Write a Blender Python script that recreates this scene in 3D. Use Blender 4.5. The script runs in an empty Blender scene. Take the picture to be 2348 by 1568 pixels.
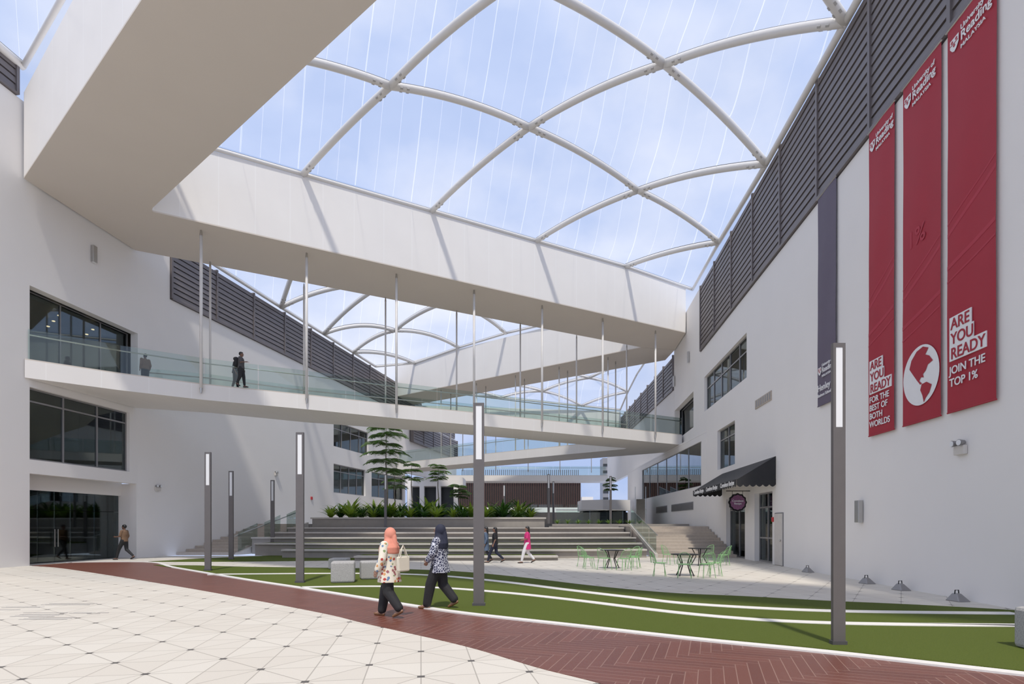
import bpy, bmesh, math, random
from mathutils import Vector, Matrix
random.seed(7)
S=bpy.context.scene; COL=S.collection
F=1250.0; CX=1174.0; HY=1205.0; H=1.66
R=math.radians
# ---------------------------------------------------------------- picture measurements -> world
def G(x,y,z=0.0):
    t=(z-H)/((HY-y)/F); return Vector(((x-CX)/F*t,t,z))
def D(x,y,Y): return Vector(((x-CX)/F*Y,Y,H+(HY-y)/F*Y))
class Wall:
    def __init__(s,ox,dx,side):
        l=math.hypot(dx,1); s.o=Vector((ox,0)); s.d=Vector((dx/l,1/l)); s.side=side
        s.n=Vector((s.d.y,-s.d.x))*side       # towards the hall (left wall side=1, right wall side=-1)
    def pt(s,u,z,off=0): p=s.o+s.d*u+s.n*off; return Vector((p.x,p.y,z))
    def u(s,x,off=0):
        r=Vector(((x-CX)/F,1)); t=(s.n.dot(s.o)+off)/s.n.dot(r); return (r*t-s.o).dot(s.d)
    def uz(s,x,y):
        r=Vector(((x-CX)/F,1)); t=s.n.dot(s.o)/s.n.dot(r); return (r*t-s.o).dot(s.d), H+(HY-y)/F*t
    def uY(s,Y): return Y/s.d.y
LW1=Wall(-22.2,.1,1); LW2=Wall(-25.5,.2168,1)
RW1=Wall(8.942,.0968,-1); RW2=Wall(11.13,.0328,-1); RW3=Wall(11.98,.0288,-1)
# ---------------------------------------------------------------- materials
class NT:
    def __init__(s,name):
        s.m=bpy.data.materials.new(name); s.m.use_nodes=True; s.t=s.m.node_tree; s.t.nodes.clear()
        s.out=s.t.nodes.new('ShaderNodeOutputMaterial')
    def n(s,k,**kw):
        o=s.t.nodes.new(k)
        for a,b in kw.items(): setattr(o,a,b)
        return o
    def link(s,a,b): s.t.links.new(a,b)
    def set(s,sock,v):
        if isinstance(v,bpy.types.NodeSocket): s.link(v,sock)
        else:
            if isinstance(v,(tuple,list)) and len(v)==3 and sock.type=='RGBA': v=(*v,1)
            sock.default_value=v
    def math(s,op,a,b=None,c=None):
        o=s.n('ShaderNodeMath',operation=op); s.set(o.inputs[0],a)
        if b is not None: s.set(o.inputs[1],b)
        if c is not None: s.set(o.inputs[2],c)
        return o.outputs[0]
    def mix(s,f,a,b):
        o=s.n('ShaderNodeMix',data_type='RGBA'); s.set(o.inputs[0],f); s.set(o.inputs[6],a); s.set(o.inputs[7],b); return o.outputs[2]
    def pos(s,obj=False):
        if obj: return s.n('ShaderNodeTexCoord').outputs['Object']
        return s.n('ShaderNodeNewGeometry').outputs['Position']
    def noise(s,vec,scale,detail=3):
        o=s.n('ShaderNodeTexNoise'); s.link(vec,o.inputs['Vector']); o.inputs['Scale'].default_value=scale; o.inputs['Detail'].default_value=detail; return o.outputs[0]
    def xyz(s,vec,rot=0):
        if rot:
            v=s.n('ShaderNodeVectorRotate',rotation_type='Z_AXIS'); s.link(vec,v.inputs['Vector']); v.inputs['Angle'].default_value=rot; vec=v.outputs[0]
        o=s.n('ShaderNodeSeparateXYZ'); s.link(vec,o.inputs[0]); return o.outputs
    def bsdf(s,col,rough=.6,metal=0,bump=None,bs=.2,spec=.5,emit=None,es=0,alpha=None):
        b=s.n('ShaderNodeBsdfPrincipled'); s.set(b.inputs['Base Color'],col); s.set(b.inputs['Roughness'],rough); s.set(b.inputs['Metallic'],metal)
        b.inputs['Specular IOR Level'].default_value=spec
        if emit: s.set(b.inputs['Emission Color'],emit); b.inputs['Emission Strength'].default_value=es
        if bump is not None:
            n=s.n('ShaderNodeBump'); n.inputs['Strength'].default_value=bs; n.inputs['Distance'].default_value=.02; s.link(bump,n.inputs['Height']); s.link(n.outputs[0],b.inputs['Normal'])
        s.link(b.outputs[0],s.out.inputs[0]); return s.m
def plain(name,col,rough=.6,metal=0,var=.06,scale=6,spec=.5,bs=.1,emit=None,es=0):
    t=NT(name); nz=t.noise(t.pos(True),scale)
    c2=tuple(max(0,c*(1-var*2)) for c in col); c1=tuple(min(1,c*(1+var)) for c in col)
    return t.bsdf(t.mix(nz,c2,c1),rough,metal,nz,bs,spec,emit,es)
M={}
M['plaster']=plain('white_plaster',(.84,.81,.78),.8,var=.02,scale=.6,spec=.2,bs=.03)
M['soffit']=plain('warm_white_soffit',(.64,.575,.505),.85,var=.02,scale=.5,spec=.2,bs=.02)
M['grey']=plain('dark_grey_metal',(.085,.08,.085),.45,.3,var=.08)
M['louvre']=plain('grey_louvre_metal',(.15,.13,.128),.5,.2,var=.08,scale=2)
M['post']=plain('lamp_grey_metal',(.13,.118,.115),.45,.3)
M['frame']=plain('window_frame_grey',(.28,.27,.27),.4,.5)
M['steel']=plain('brushed_steel',(.52,.51,.49),.3,.9)
M['wtube']=plain('white_painted_steel',(.72,.695,.665),.4,var=.02)
M['clamp']=plain('pale_grey_clamp',(.40,.385,.37),.5,var=.02)
M['gasket']=plain('black_gasket',(.05,.05,.055),.6)
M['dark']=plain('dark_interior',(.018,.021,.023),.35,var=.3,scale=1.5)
M['black']=plain('black_cloth',(.009,.009,.011),.8,var=.2,scale=30)
M['blackmetal']=plain('black_metal',(.015,.015,.015),.4,.5)
M['stone']=plain('speckled_stone',(.44,.43,.42),.8,var=.35,scale=60,bs=.3)
M['concrete']=plain('shade_toned_concrete',(.31,.28,.245),.8,var=.08,scale=3)  # shade on the step faces is put into this darker tone
M['coping']=plain('coping_stone',(.53,.49,.44),.8,var=.08,scale=6)  # lighter than the risers: light on the step tops put into the colour
M['step']=plain('beige_step_stone',(.48,.41,.34),.8,var=.1,scale=8)
M['kerb']=plain('white_kerb_stone',(.74,.715,.68),.8,var=.06,scale=20)
M['diff']=plain('white_diffuser',(.80,.81,.82),.4,var=.01)
M['red']=plain('red_banner_cloth',(.35,.008,.022),.7,var=.05,scale=1.5,bs=.03)
M['redline']=plain('red_print',(.40,.018,.038),.7,var=.02)
M['purple']=plain('purple_banner_cloth',(.105,.085,.125),.7,var=.05,scale=1.5)
M['white']=plain('white_print',(.83,.82,.82),.7,var=.02)
M['awning']=plain('black_awning_canvas',(.009,.009,.011),.7,var=.2)
M['pink']=plain('pink_sign',(.27,.10,.21),.5,var=.3,scale=20)
M['green']=plain('mint_green_wire',(.20,.42,.16),.4)
M['trunk']=plain('pale_bark',(.28,.25,.20),.9,var=.2,scale=10)
M['wood']=plain('brown_slat_wood',(.06,.022,.016),.6,var=.2)
M['skin']=plain('brown_skin',(.27,.14,.09),.5,var=.05)
M['skin2']=plain('dark_brown_skin',(.15,.072,.046),.5,var=.05)
M['hair']=plain('black_hair',(.008,.007,.007),.45,var=.3,scale=40)
M['lip']=plain('lip',(.22,.06,.05),.5)
M['peach']=plain('salmon_cloth',(.72,.25,.17),.75,var=.08,scale=8)
M['navy']=plain('navy_cloth',(.010,.013,.034),.8,var=.2,scale=8)
M['magenta']=plain('hot_pink_cloth',(.66,.022,.17),.75)
M['whitecloth']=plain('white_cloth',(.78,.77,.78),.8)
M['khaki']=plain('brown_uniform_cloth',(.17,.095,.05),.8)
M['slate']=plain('grey_shirt_cloth',(.055,.052,.055),.8)
M['blue']=plain('blue_grey_cloth',(.08,.12,.19),.8)
M['cream']=plain('cream_bag_cloth',(.68,.62,.50),.8)
M['shoe']=plain('tan_shoe',(.17,.075,.03),.5)
M['alarm']=plain('red_plastic',(.55,.015,.015),.4)
M['door']=plain('white_door_paint',(.64,.60,.55),.6)
M['soil']=plain('dark_soil',(.05,.035,.025),.95,var=.3,scale=20)
def leaf(name,a,b):
    t=NT(name); nz=t.noise(t.pos(True),9); c=t.mix(nz,a,b)
    d=t.n('ShaderNodeBsdfPrincipled'); t.link(c,d.inputs['Base Color']); d.inputs['Roughness'].default_value=.5
    tr=t.n('ShaderNodeBsdfTranslucent'); t.link(c,tr.inputs[0]); mx=t.n('ShaderNodeMixShader'); mx.inputs[0].default_value=.4
    t.link(d.outputs[0],mx.inputs[1]); t.link(tr.outputs[0],mx.inputs[2]); t.link(mx.outputs[0],t.out.inputs[0]); return t.m
M['leafy']=leaf('yellow_green_leaf',(.11,.22,.015),(.36,.48,.05))
M['leafm']=leaf('mid_green_leaf',(.06,.15,.015),(.20,.34,.05))
M['leafd']=leaf('deep_green_leaf',(.02,.075,.012),(.09,.20,.03))
M['leaft']=leaf('tree_leaf',(.045,.13,.025),(.18,.31,.07))
def glass(name,tint,refl=.08,rough=.02,fk=.8):
    t=NT(name); a=t.n('ShaderNodeBsdfTransparent'); a.inputs[0].default_value=(*tint,1)
    g=t.n('ShaderNodeBsdfGlossy'); g.inputs['Roughness'].default_value=rough; g.inputs[0].default_value=(.9,.93,.92,1)
    fr=t.n('ShaderNodeFresnel'); fr.inputs[0].default_value=1.45
    f=t.math('ADD',t.math('MULTIPLY',fr.outputs[0],fk),refl)
    nz=t.noise(t.pos(),.7); f=t.math('MULTIPLY',f,t.math('ADD',t.math('MULTIPLY',nz,.3),.85))
    mx=t.n('ShaderNodeMixShader'); t.link(f,mx.inputs[0]); t.link(a.outputs[0],mx.inputs[1]); t.link(g.outputs[0],mx.inputs[2]); t.link(mx.outputs[0],t.out.inputs[0]); return t.m
M['glass']=glass('clear_rail_glass',(.85,.91,.89),.02,fk=.5)
M['wglass']=glass('window_glass',(.44,.48,.48),.02,fk=.42)
M['bglass']=glass('bluish_glass',(.45,.58,.60),.25)
# film of the roof cushions
t=NT('roof_film'); p=t.pos(); X,Y,Z=t.xyz(p)
ang=t.math('DIVIDE',t.math('SUBTRACT',X,4.0),t.math('ADD',Y,6.0))      # printed seams fan out gently
fx=t.math('FRACT',t.math('MULTIPLY',ang,34.0)); ln=t.math('LESS_THAN',fx,.020)
fx2=t.math('FRACT',t.math('MULTIPLY',ang,11.3)); ln2=t.math('LESS_THAN',fx2,.010)
nz=t.noise(p,.35,4)
fac=t.math('ADD',t.math('MULTIPLY',t.math('MAXIMUM',ln,ln2),.26),t.math('ADD',t.math('MULTIPLY',nz,.16),.04)) 
tr=t.n('ShaderNodeBsdfTransparent'); tr.inputs[0].default_value=(.94,.96,.985,1)
tl=t.n('ShaderNodeBsdfTranslucent'); tl.inputs[0].default_value=(.95,.96,1,1)
mx=t.n('ShaderNodeMixShader'); t.link(fac,mx.inputs[0]); t.link(tr.outputs[0],mx.inputs[1]); t.link(tl.outputs[0],mx.inputs[2]); t.link(mx.outputs[0],t.out.inputs[0]); M['film']=t.m
# triangular paving
t=NT('triangle_paving'); p=t.pos(); x,y,z=t.xyz(p,.62); sc=1/.86
u=t.math('MULTIPLY',x,sc); v=t.math('MULTIPLY',y,sc)
def near(t,s,w):
    f=t.math('FRACT',s); d=t.math('MINIMUM',f,t.math('SUBTRACT',1.0,f)); return t.math('LESS_THAN',d,w),d
l1,du=near(t,u,.009); l2,dv=near(t,v,.009); l3,_=near(t,t.math('ADD',u,v),.012); l4,_=near(t,t.math('SUBTRACT',u,v),.012)
ln=t.math('MAXIMUM',t.math('MAXIMUM',l1,l2),t.math('MAXIMUM',l3,l4))
dot=t.math('LESS_THAN',t.math('ADD',du,dv),.068)
ids=t.n('ShaderNodeCombineXYZ'); t.link(t.math('FLOOR',t.math('ADD',u,v)),ids.inputs[0]); t.link(t.math('FLOOR',t.math('SUBTRACT',u,v)),ids.inputs[1]); t.link(t.math('FLOOR',u),ids.inputs[2])
wn=t.n('ShaderNodeTexWhiteNoise',noise_dimensions='3D'); t.link(ids.outputs[0],wn.inputs[0])
sp=t.noise(p,70,2); base=t.mix(wn.outputs[0],(.62,.575,.505),(.67,.63,.56)); base=t.mix(t.math('MULTIPLY',sp,.28),base,(.38,.34,.28))
c=t.mix(t.math('MULTIPLY',ln,.62),base,(.22,.195,.165)); c=t.mix(dot,c,(.09,.082,.075)); M['paving']=t.bsdf(c,.6,bump=sp,bs=.05,spec=.3)
# herringbone timber-look path
t=NT('herringbone_path'); p=t.pos(); x,y,z=t.xyz(p,.35); n=7.0
x=t.math('MULTIPLY',x,1/.135); y=t.math('MULTIPLY',y,1/.135); i=t.math('FLOOR',x); j=t.math('FLOOR',y)
k=t.math('FLOORED_MODULO',t.math('SUBTRACT',i,j),2*n); fx=t.math('FRACT',x); fy=t.math('FRACT',y); w=.04
xl=t.math('LESS_THAN',fx,w); xh=t.math('GREATER_THAN',fx,1-w); yl=t.math('LESS_THAN',fy,w); yh=t.math('GREATER_THAN',fy,1-w)
def eq(v): return t.math('COMPARE',k,float(v),.3)
AND=lambda a,b:t.math('MULTIPLY',a,b); OR=lambda a,b:t.math('MAXIMUM',a,b)
hor=t.math('LESS_THAN',k,n-.5)
lh=OR(OR(yl,yh),OR(AND(xl,eq(0)),AND(xh,eq(n-1)))); lv=OR(OR(xl,xh),OR(AND(yl,eq(2*n-1)),AND(yh,eq(n))))
line=t.math('ADD',AND(hor,lh),AND(t.math('SUBTRACT',1.0,hor),lv))
idx=t.n('ShaderNodeCombineXYZ')
t.link(t.math('ADD',AND(hor,t.math('SUBTRACT',i,k)),AND(t.math('SUBTRACT',1.0,hor),i)),idx.inputs[0])
t.link(t.math('ADD',AND(hor,j),AND(t.math('SUBTRACT',1.0,hor),t.math('ADD',j,k))),idx.inputs[1]); t.link(hor,idx.inputs[2])
wn=t.n('ShaderNodeTexWhiteNoise',noise_dimensions='3D'); t.link(idx.outputs[0],wn.inputs[0])
c=t.mix(wn.outputs[0],(.110,.032,.020),(.140,.043,.027)); c=t.mix(t.math('MULTIPLY',line,.42),c,(.38,.24,.19)); M['path']=t.bsdf(c,.4,bump=line,bs=.02,spec=.35)
# turf
t=NT('green_turf'); p=t.pos(); a=t.noise(p,90,3); b=t.noise(p,1.2,2); c=t.mix(a,(.028,.052,.006),(.125,.155,.028)); c=t.mix(t.math('MULTIPLY',b,.4),c,(.075,.095,.016)); M['turf']=t.bsdf(c,.9,bump=a,bs=.8,spec=.1)
# panelled fascia
t=NT('panelled_white_fascia'); p=t.pos(); x,y,z=t.xyz(p); f=t.math('FRACT',t.math('MULTIPLY',x,.72)); l=t.math('LESS_THAN',f,.012); nz=t.noise(p,.6)
c=t.mix(t.math('MULTIPLY',l,.6),t.mix(nz,(.77,.74,.705),(.83,.80,.765)),(.93,.92,.90)); M['fascia']=t.bsdf(c,.8,spec=.2)
# patterned cloths
t=NT('floral_cloth'); v=t.n('ShaderNodeTexVoronoi'); t.link(t.pos(True),v.inputs['Vector']); v.inputs['Scale'].default_value=14
ra=t.n('ShaderNodeValToRGB'); ra.color_ramp.interpolation='CONSTANT'; e=ra.color_ramp.elements; e[0].color=(.42,.04,.03,1); e[1].position=.3; e[1].color=(.58,.27,.10,1)
for ps,cc in ((.45,(.10,.18,.32,1)),(.66,(.28,.09,.10,1)),(.82,(.18,.25,.10,1))): q=e.new(ps); q.color=cc
sx=t.n('ShaderNodeSeparateColor'); t.link(v.outputs['Color'],sx.inputs[0]); t.link(sx.outputs[0],ra.inputs[0])
nz=t.noise(t.pos(True),70,3); dd=t.math('ADD',v.outputs['Distance'],t.math('MULTIPLY',nz,.4))
M['floral']=t.bsdf(t.mix(t.math('LESS_THAN',dd,.58),(.70,.64,.53),ra.outputs[0]),.8)
t=NT('geometric_cloth'); v=t.n('ShaderNodeTexVoronoi',feature='DISTANCE_TO_EDGE'); t.link(t.pos(True),v.inputs['Vector']); v.inputs['Scale'].default_value=22
M['geo']=t.bsdf(t.mix(t.math('LESS_THAN',v.outputs['Distance'],.075),(.014,.018,.055),(.62,.64,.72)),.8)
# ---------------------------------------------------------------- mesh builder
BASE={}
class MB:
    def __init__(s): s.v=[]; s.f=[]
    def add(s,vs,fs):
        o=len(s.v); s.v+= [Vector(a) for a in vs]; s.f+=[tuple(o+i for i in f) for f in fs]; return s
    def hexa(s,c): return s.add(c,[(0,3,2,1),(4,5,6,7),(0,1,5,4),(1,2,6,5),(2,3,7,6),(3,0,4,7)])
    def box(s,x0,y0,z0,x1,y1,z1): return s.hexa([(x0,y0,z0),(x1,y0,z0),(x1,y1,z0),(x0,y1,z0),(x0,y0,z1),(x1,y0,z1),(x1,y1,z1),(x0,y1,z1)])
    def pbox(s,w,u0,u1,z0,z1,a=-.1,b=0):
        return s.hexa([w.pt(u0,z0,a),w.pt(u1,z0,a),w.pt(u1,z0,b),w.pt(u0,z0,b),w.pt(u0,z1,a),w.pt(u1,z1,a),w.pt(u1,z1,b),w.pt(u0,z1,b)])
    def prism(s,poly,z0,z1):
        n=len(poly); g0=(lambda i:z0) if not callable(z0) else z0
        vs=[(p[0],p[1],g0(i)) for i,p in enumerate(poly)]+[(p[0],p[1],z1 if not callable(z1) else z1(i)) for i,p in enumerate(poly)]
        return s.add(vs,[tuple(range(n-1,-1,-1)),tuple(range(n,2*n))]+[(i,(i+1)%n,n+(i+1)%n,n+i) for i in range(n)])
    def tube(s,pts,r,n=8,cap=True):
        pts=[Vector(p) for p in pts]; m=len(pts); rr=r if isinstance(r,(list,tuple)) else [r]*m
        vs=[]; up=None
        for i,p in enumerate(pts):
            tn=(pts[min(i+1,m-1)]-pts[max(i-1,0)]).normalized()
            if up is None: up=Vector((0,0,1)) if abs(tn.z)<.9 else Vector((1,0,0))
            a=up-tn*up.dot(tn)
            a=a.normalized() if a.length>1e-5 else tn.orthogonal().normalized()
            b=tn.cross(a); up=a
            for q in range(n):
                an=2*math.pi*q/n; vs.append(p+(a*math.cos(an)+b*math.sin(an))*rr[i])
        fs=[(i*n+q,i*n+(q+1)%n,(i+1)*n+(q+1)%n,(i+1)*n+q) for i in range(m-1) for q in range(n)]
        if cap: fs+=[tuple(range(n-1,-1,-1)),tuple((m-1)*n+q for q in range(n))]
        return s.add(vs,fs)
    def sph(s,c,r,n=12,k=8):
        r=(r,r,r) if isinstance(r,(int,float)) else r; c=Vector(c); vs=[c+Vector((0,0,-r[2]))]
        for i in range(1,k):
            a=-math.pi/2+math.pi*i/k
            for q in range(n):
                b=2*math.pi*q/n; vs.append(c+Vector((r[0]*math.cos(a)*math.cos(b),r[1]*math.cos(a)*math.sin(b),r[2]*math.sin(a))))
        vs.append(c+Vector((0,0,r[2]))); T=len(vs)-1
        fs=[(0,1+(q+1)%n,1+q) for q in range(n)]+[(T,1+(k-2)*n+q,1+(k-2)*n+(q+1)%n) for q in range(n)]
        fs+=[(1+i*n+q,1+i*n+(q+1)%n,1+(i+1)*n+(q+1)%n,1+(i+1)*n+q) for i in range(k-2) for q in range(n)]
        return s.add(vs,fs)
    def limb(s,pts,rs):
        s.tube(pts,rs,12)
        for p,r in zip(pts,rs): s.sph(p,r,12,8)
        return s
    def loft(s,rings,n=24):
        vs=[]; m=len(rings)
        for (x,y,z,rx,ry) in rings:
            for q in range(n): a=2*math.pi*q/n; vs.append((x+rx*math.cos(a),y+ry*math.sin(a),z))
        fs=[(i*n+q,i*n+(q+1)%n,(i+1)*n+(q+1)%n,(i+1)*n+q) for i in range(m-1) for q in range(n)]
        fs+=[tuple(range(n-1,-1,-1)),tuple((m-1)*n+q for q in range(n))]
        return s.add(vs,fs)
    def mesh(s,name,off=None,weld=False):
        me=bpy.data.meshes.new(name); off=off or Vector((0,0,0))
        me.from_pydata([tuple(v-off) for v in s.v],[],s.f); me.update()
        bm=bmesh.new(); bm.from_mesh(me)
        if weld: bmesh.ops.remove_doubles(bm,verts=bm.verts,dist=1e-4)
        bmesh.ops.recalc_face_normals(bm,faces=bm.faces); bm.to_mesh(me); bm.free(); return me
    def build(s,name,mat,parent=None,local=False,smooth=False,weld=False,bevel=0):
        if parent is not None: off=Vector((0,0,0)) if local else BASE.get(parent,Vector((0,0,0)))
        else:
            xs=[v.x for v in s.v]; ys=[v.y for v in s.v]; off=Vector(((min(xs)+max(xs))/2,(min(ys)+max(ys))/2,min(v.z for v in s.v)))
        me=s.mesh(name,off,weld); me.materials.append(mat)
        if smooth: me.polygons.foreach_set('use_smooth',[True]*len(me.polygons))
        o=bpy.data.objects.new(name,me); COL.objects.link(o)
        if parent is not None: o.parent=parent; BASE[o]=off
        else: o.location=off; BASE[o]=off
        if bevel: b=o.modifiers.new('b','BEVEL'); b.width=bevel; b.segments=2
        return o
def thing(name,label,cat,loc=(0,0,0),rz=0,group=None):
    o=bpy.data.objects.new(name,None); COL.objects.link(o); o.location=loc; o.rotation_euler=(0,0,rz); o.empty_display_size=.2
    o['label']=label; o['category']=cat
    if group: o['group']=group
    BASE[o]=Vector(loc); return o
def tag(o,label,cat,group=None,kind=None):
    o['label']=label; o['category']=cat
    if group: o['group']=group
    if kind: o['kind']=kind
    return o
def struct(o,label=None,cat=None):
    o['kind']='structure'
    if label: o['label']=label
    if cat: o['category']=cat
    return o
def copy_tree(o,parent=None):
    c=o.copy(); COL.objects.link(c)
    if parent: c.parent=parent
    for ch in list(o.children): copy_tree(ch,c)
    return c
def dup(o,loc,rz=0,label=None,sc=None,group=None):
    c=copy_tree(o); c.location=loc; c.rotation_euler=(0,0,rz)
    if label: c['label']=label
    if group: c['group']=group
    if sc: c.scale=(sc,sc,sc)
    return c
def text(s,size,w,u,z,mat,parent,name='lettering',off=.03,align='LEFT',rot=0,sx=1,ext=.004):
    cu=bpy.data.curves.new('t','FONT'); cu.body=s; cu.size=size; cu.align_x=align; cu.extrude=ext; cu.space_line=.95; cu.offset=size*.012
    ob=bpy.data.objects.new('t',cu); COL.objects.link(ob)
    dg=bpy.context.evaluated_depsgraph_get(); me=bpy.data.meshes.new_from_object(ob.evaluated_get(dg)); bpy.data.objects.remove(ob)
    ax=Vector((w.d.x,w.d.y,0))*w.side; az=Vector((0,0,1)); an=Vector((w.n.x,w.n.y,0)); o0=w.pt(u,z,off)-BASE[parent]
    ca,sa=math.cos(rot),math.sin(rot)
    for v in me.vertices:
        a,b,c=v.co; a*=sx; a,b=a*ca-b*sa,a*sa+b*ca; v.co=o0+ax*a+az*b+an*c
    me.materials.clear(); me.materials.append(mat)
    o=bpy.data.objects.new(name,me); COL.objects.link(o); o.parent=parent; BASE[o]=BASE[parent]; return o
# ---------------------------------------------------------------- the ground
def rwx(Y): return RW1.o.x+.0968*Y-.04
def lwx(Y): return -22.2+.1*Y+.05
def clampw(l): return [(min(x,rwx(y)) if x>0 else max(x,lwx(y)),y) for x,y in l]
def pxl(l): return [tuple(G(x,y).xy) for x,y in l]
fl=MB().box(-34,-14,-.3,24,30,0).build('floor',M['paving']); struct(fl,'pale stone floor paved in triangles with dark studs at the corners','floor')
near_edge=[(66,1297),(150,1304),(400,1343),(700,1398),(840,1430),(1060,1480),(1230,1530),(1380,1568),(1700,1660),(2200,1800)]
far_edge=[(66,1291),(330,1289),(400,1302),(560,1329),(690,1349),(900,1383),(1060,1407),(1300,1434),(1600,1468),(1900,1498),(2348,1549),(2700,1590),(3100,1640)]
def smooth_line(pts,k=6):
    P=[Vector(p) for p in pts]; out=[]
    for i in range(len(P)-1):
        a=P[max(i-1,0)];b=P[i];c=P[i+1];d=P[min(i+2,len(P)-1)]
        for q in range(k):
            t=q/k; out.append(.5*((2*b)+(c-a)*t+(2*a-5*b+4*c-d)*t*t+(3*b-3*c+d-a)*t**3))
    out.append(P[-1]); return [tuple(o) for o in out]
A_=clampw(smooth_line(pxl(near_edge))); B_=clampw(smooth_line(pxl(far_edge)))
tag(MB().prism(A_+B_[::-1],.0,.006).build('brick_path',M['path']),'curving red-brown herringbone path across the courtyard','path')
def ribbon(line,w,z0,z1):
    mb=MB(); P=[Vector(p) for p in line]; L=[];Rr=[]
    for i,p in enumerate(P):
        t=(P[min(i+1,len(P)-1)]-P[max(i-1,0)]).normalized(); n=Vector((-t.y,t.x)); L.append(p+n*w/2); Rr.append(p-n*w/2)
    return mb.prism(clampw(L+Rr[::-1]),z0,z1)
o=ribbon(B_,.17,0,.03).build('trim_1',M['kerb']); struct(o,'white stone kerb between path and turf','kerb')
near_t=[(352,1296),(400,1303),(560,1327),(690,1346),(900,1379),(1060,1403),(1300,1429),(1600,1462),(1900,1491),(2348,1541),(2450,1551)]
far_t=[(2370,1406),(2348,1402),(2100,1388),(1900,1379),(1700,1368),(1530,1360),(1350,1343),(1200,1325),(1050,1311),(900,1305),(700,1302),(560,1300),(450,1297)]
T_=clampw(smooth_line(pxl(near_t))+smooth_line(pxl(far_t)))
tag(MB().prism(T_,0,.02).build('turf',M['turf']),'green turf between the red path and the pale plaza','grass',kind='stuff')
b1=smooth_line(pxl([(480,1318),(830,1316),(1000,1321),(1150,1335),(1300,1354),(1450,1372),(1600,1388),(1900,1403),(2330,1409)]))
b2=smooth_line(pxl([(690,1348),(850,1346),(1000,1349),(1150,1360),(1300,1376),(1600,1412),(1900,1431),(2348,1437),(2390,1437)]))
tag(ribbon(b1,.30,.005,.03).build('stone_strip',M['kerb']),'white stone strip in the turf nearer the plaza','paving strip')
tag(ribbon(b2,.26,.005,.03).build('stone_strip',M['kerb']),'white stone strip in the turf nearer the red path','paving strip')
t2=smooth_line(pxl([(340,1288),(500,1288),(700,1286),(835,1284)]))+smooth_line(pxl([(835,1268),(760,1268),(600,1275),(460,1281)]))
tag(MB().prism(t2,0,.02).build('turf',M['turf']),'narrow green turf lawn at the foot of the left steps','grass',kind='stuff')
# engraved grilles in the near paving
r=thing('floor_grille','dark engraved floor grille lines in the near left paving','grille',tuple(G(120,1405)))
for (x0,x1,y,nn) in ((10,85,1392,2),(100,200,1386,3),(60,150,1404,1),(30,120,1412,3),(165,205,1405,2),(50,150,1419,3),(205,225,1406,1),(0,40,1397,1),(228,245,1404,1)):
    a=G(x0,y); b=G(x1,y+2)
    for k in range(nn): MB().box(a.x,a.y+k*.10-.07,0,b.x,a.y+k*.10-.045,.004).build('slot',M['clamp'] if k==1 else M['frame'],r)
# terraces: long curved steps rising to the planter
def arc(y0,xa,xb,bow,cx=-4,n=24):
    out=[]
    for i in range(n+1):
        x=xa+(xb-xa)*i/n; out.append((x,y0+bow*((x-cx)/12)**2))
    return out
tiers=[(25.9,-7.5,2.2,.22,.8),(27.6,-11.8,7.0,.44,.9),(29.4,-14.2,7.2,.70,1.0),(31.2,-15.3,7.28,.98,1.0),(33.0,-14.95,7.3,1.26,1.0),(34.9,-14.6,7.3,1.55,.8),(36.48,-14.3,7.3,1.58,.8)]
names=['lowest','second','third','fourth','fifth','topmost']
for i,(y0,xa,xb,zt,bow) in enumerate(tiers[:6]):
    fr=arc(y0,xa,xb,bow); nx=tiers[i+1]; bk=arc(nx[0],xa,xb,nx[4])[::-1]
    bk=[(x,y-.12) for x,y in bk]
    root=thing('terrace_step','%s long curved concrete seating step before the planter'%names[i],'step',(fr[12][0],fr[12][1],0))
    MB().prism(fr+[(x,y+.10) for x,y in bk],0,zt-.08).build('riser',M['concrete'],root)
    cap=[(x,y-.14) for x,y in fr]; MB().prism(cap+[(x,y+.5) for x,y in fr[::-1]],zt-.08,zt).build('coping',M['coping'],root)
    g=[(x,y+.51) for x,y in fr]; MB().prism(g+bk,zt-.08,zt-.01).build('turf_strip' if i<3 else 'tread',M['turf'] if i<3 else M['coping'],root)
o=MB().prism([(2.5,36.9),(7.3,37.3),(7.4,38.0),(2.5,38.0)],0,1.62).build('ground',M['concrete']); struct(o,'small landing at the right end of the planter','ground')
o=MB().prism([(-15,48),(-15,38.6),(-14.3,38.6),(-14.3,48.2),(2.8,48.2),(2.8,38.02),(12.35,38.02),(13,60),(13.5,140),(-26,140),(-26,48)],0,1.78).build('ground',M['concrete']); struct(o,'raised terrace behind the steps','ground')
o=MB().prism([(7.42,34.42),(12.15,34.42),(12.28,38.0),(7.42,38.0)],0,1.62).build('ground',M['concrete']); struct(o,'raised landing above the right stairs','ground')
# stairs on the left
root=thing('staircase','pale stone staircase climbing beside the left white wall','stairs',(-17,31,0))
nst=11
def lx(Y): return LW2.o.x+.2168*Y
for i in range(nst):
    y0=30.6+i*.66; z=.162*(i+1)
    MB().prism([(lx(y0)+.03,y0),(lx(y0)+3.0,y0),(lx(38.5)+2.6,38.5),(lx(38.5)+.03,38.5)],z-.162,z).build('step',M['step'],root)
root2=thing('glass_railing','sloping glass railing beside the left staircase','railing',(-14.5,31,0))
for (a,b) in ((0,.31),(.34,.64),(.67,1)):
    ya,yb=31.2+6.6*a,31.2+6.6*b; xa,xb=lx(ya)+3.05,lx(yb)+2.75; za,zb=.15+1.65*a,.15+1.65*b
    MB().hexa([(xa,ya,za),(xb,yb,zb),(xb+.03,yb,zb),(xa+.03,ya,za),(xa,ya,za+1.15),(xb,yb,zb+1.15),(xb+.03,yb,zb+1.15),(xa+.03,ya,za+1.15)]).build('glass_panel',M['glass'],root2)
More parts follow.
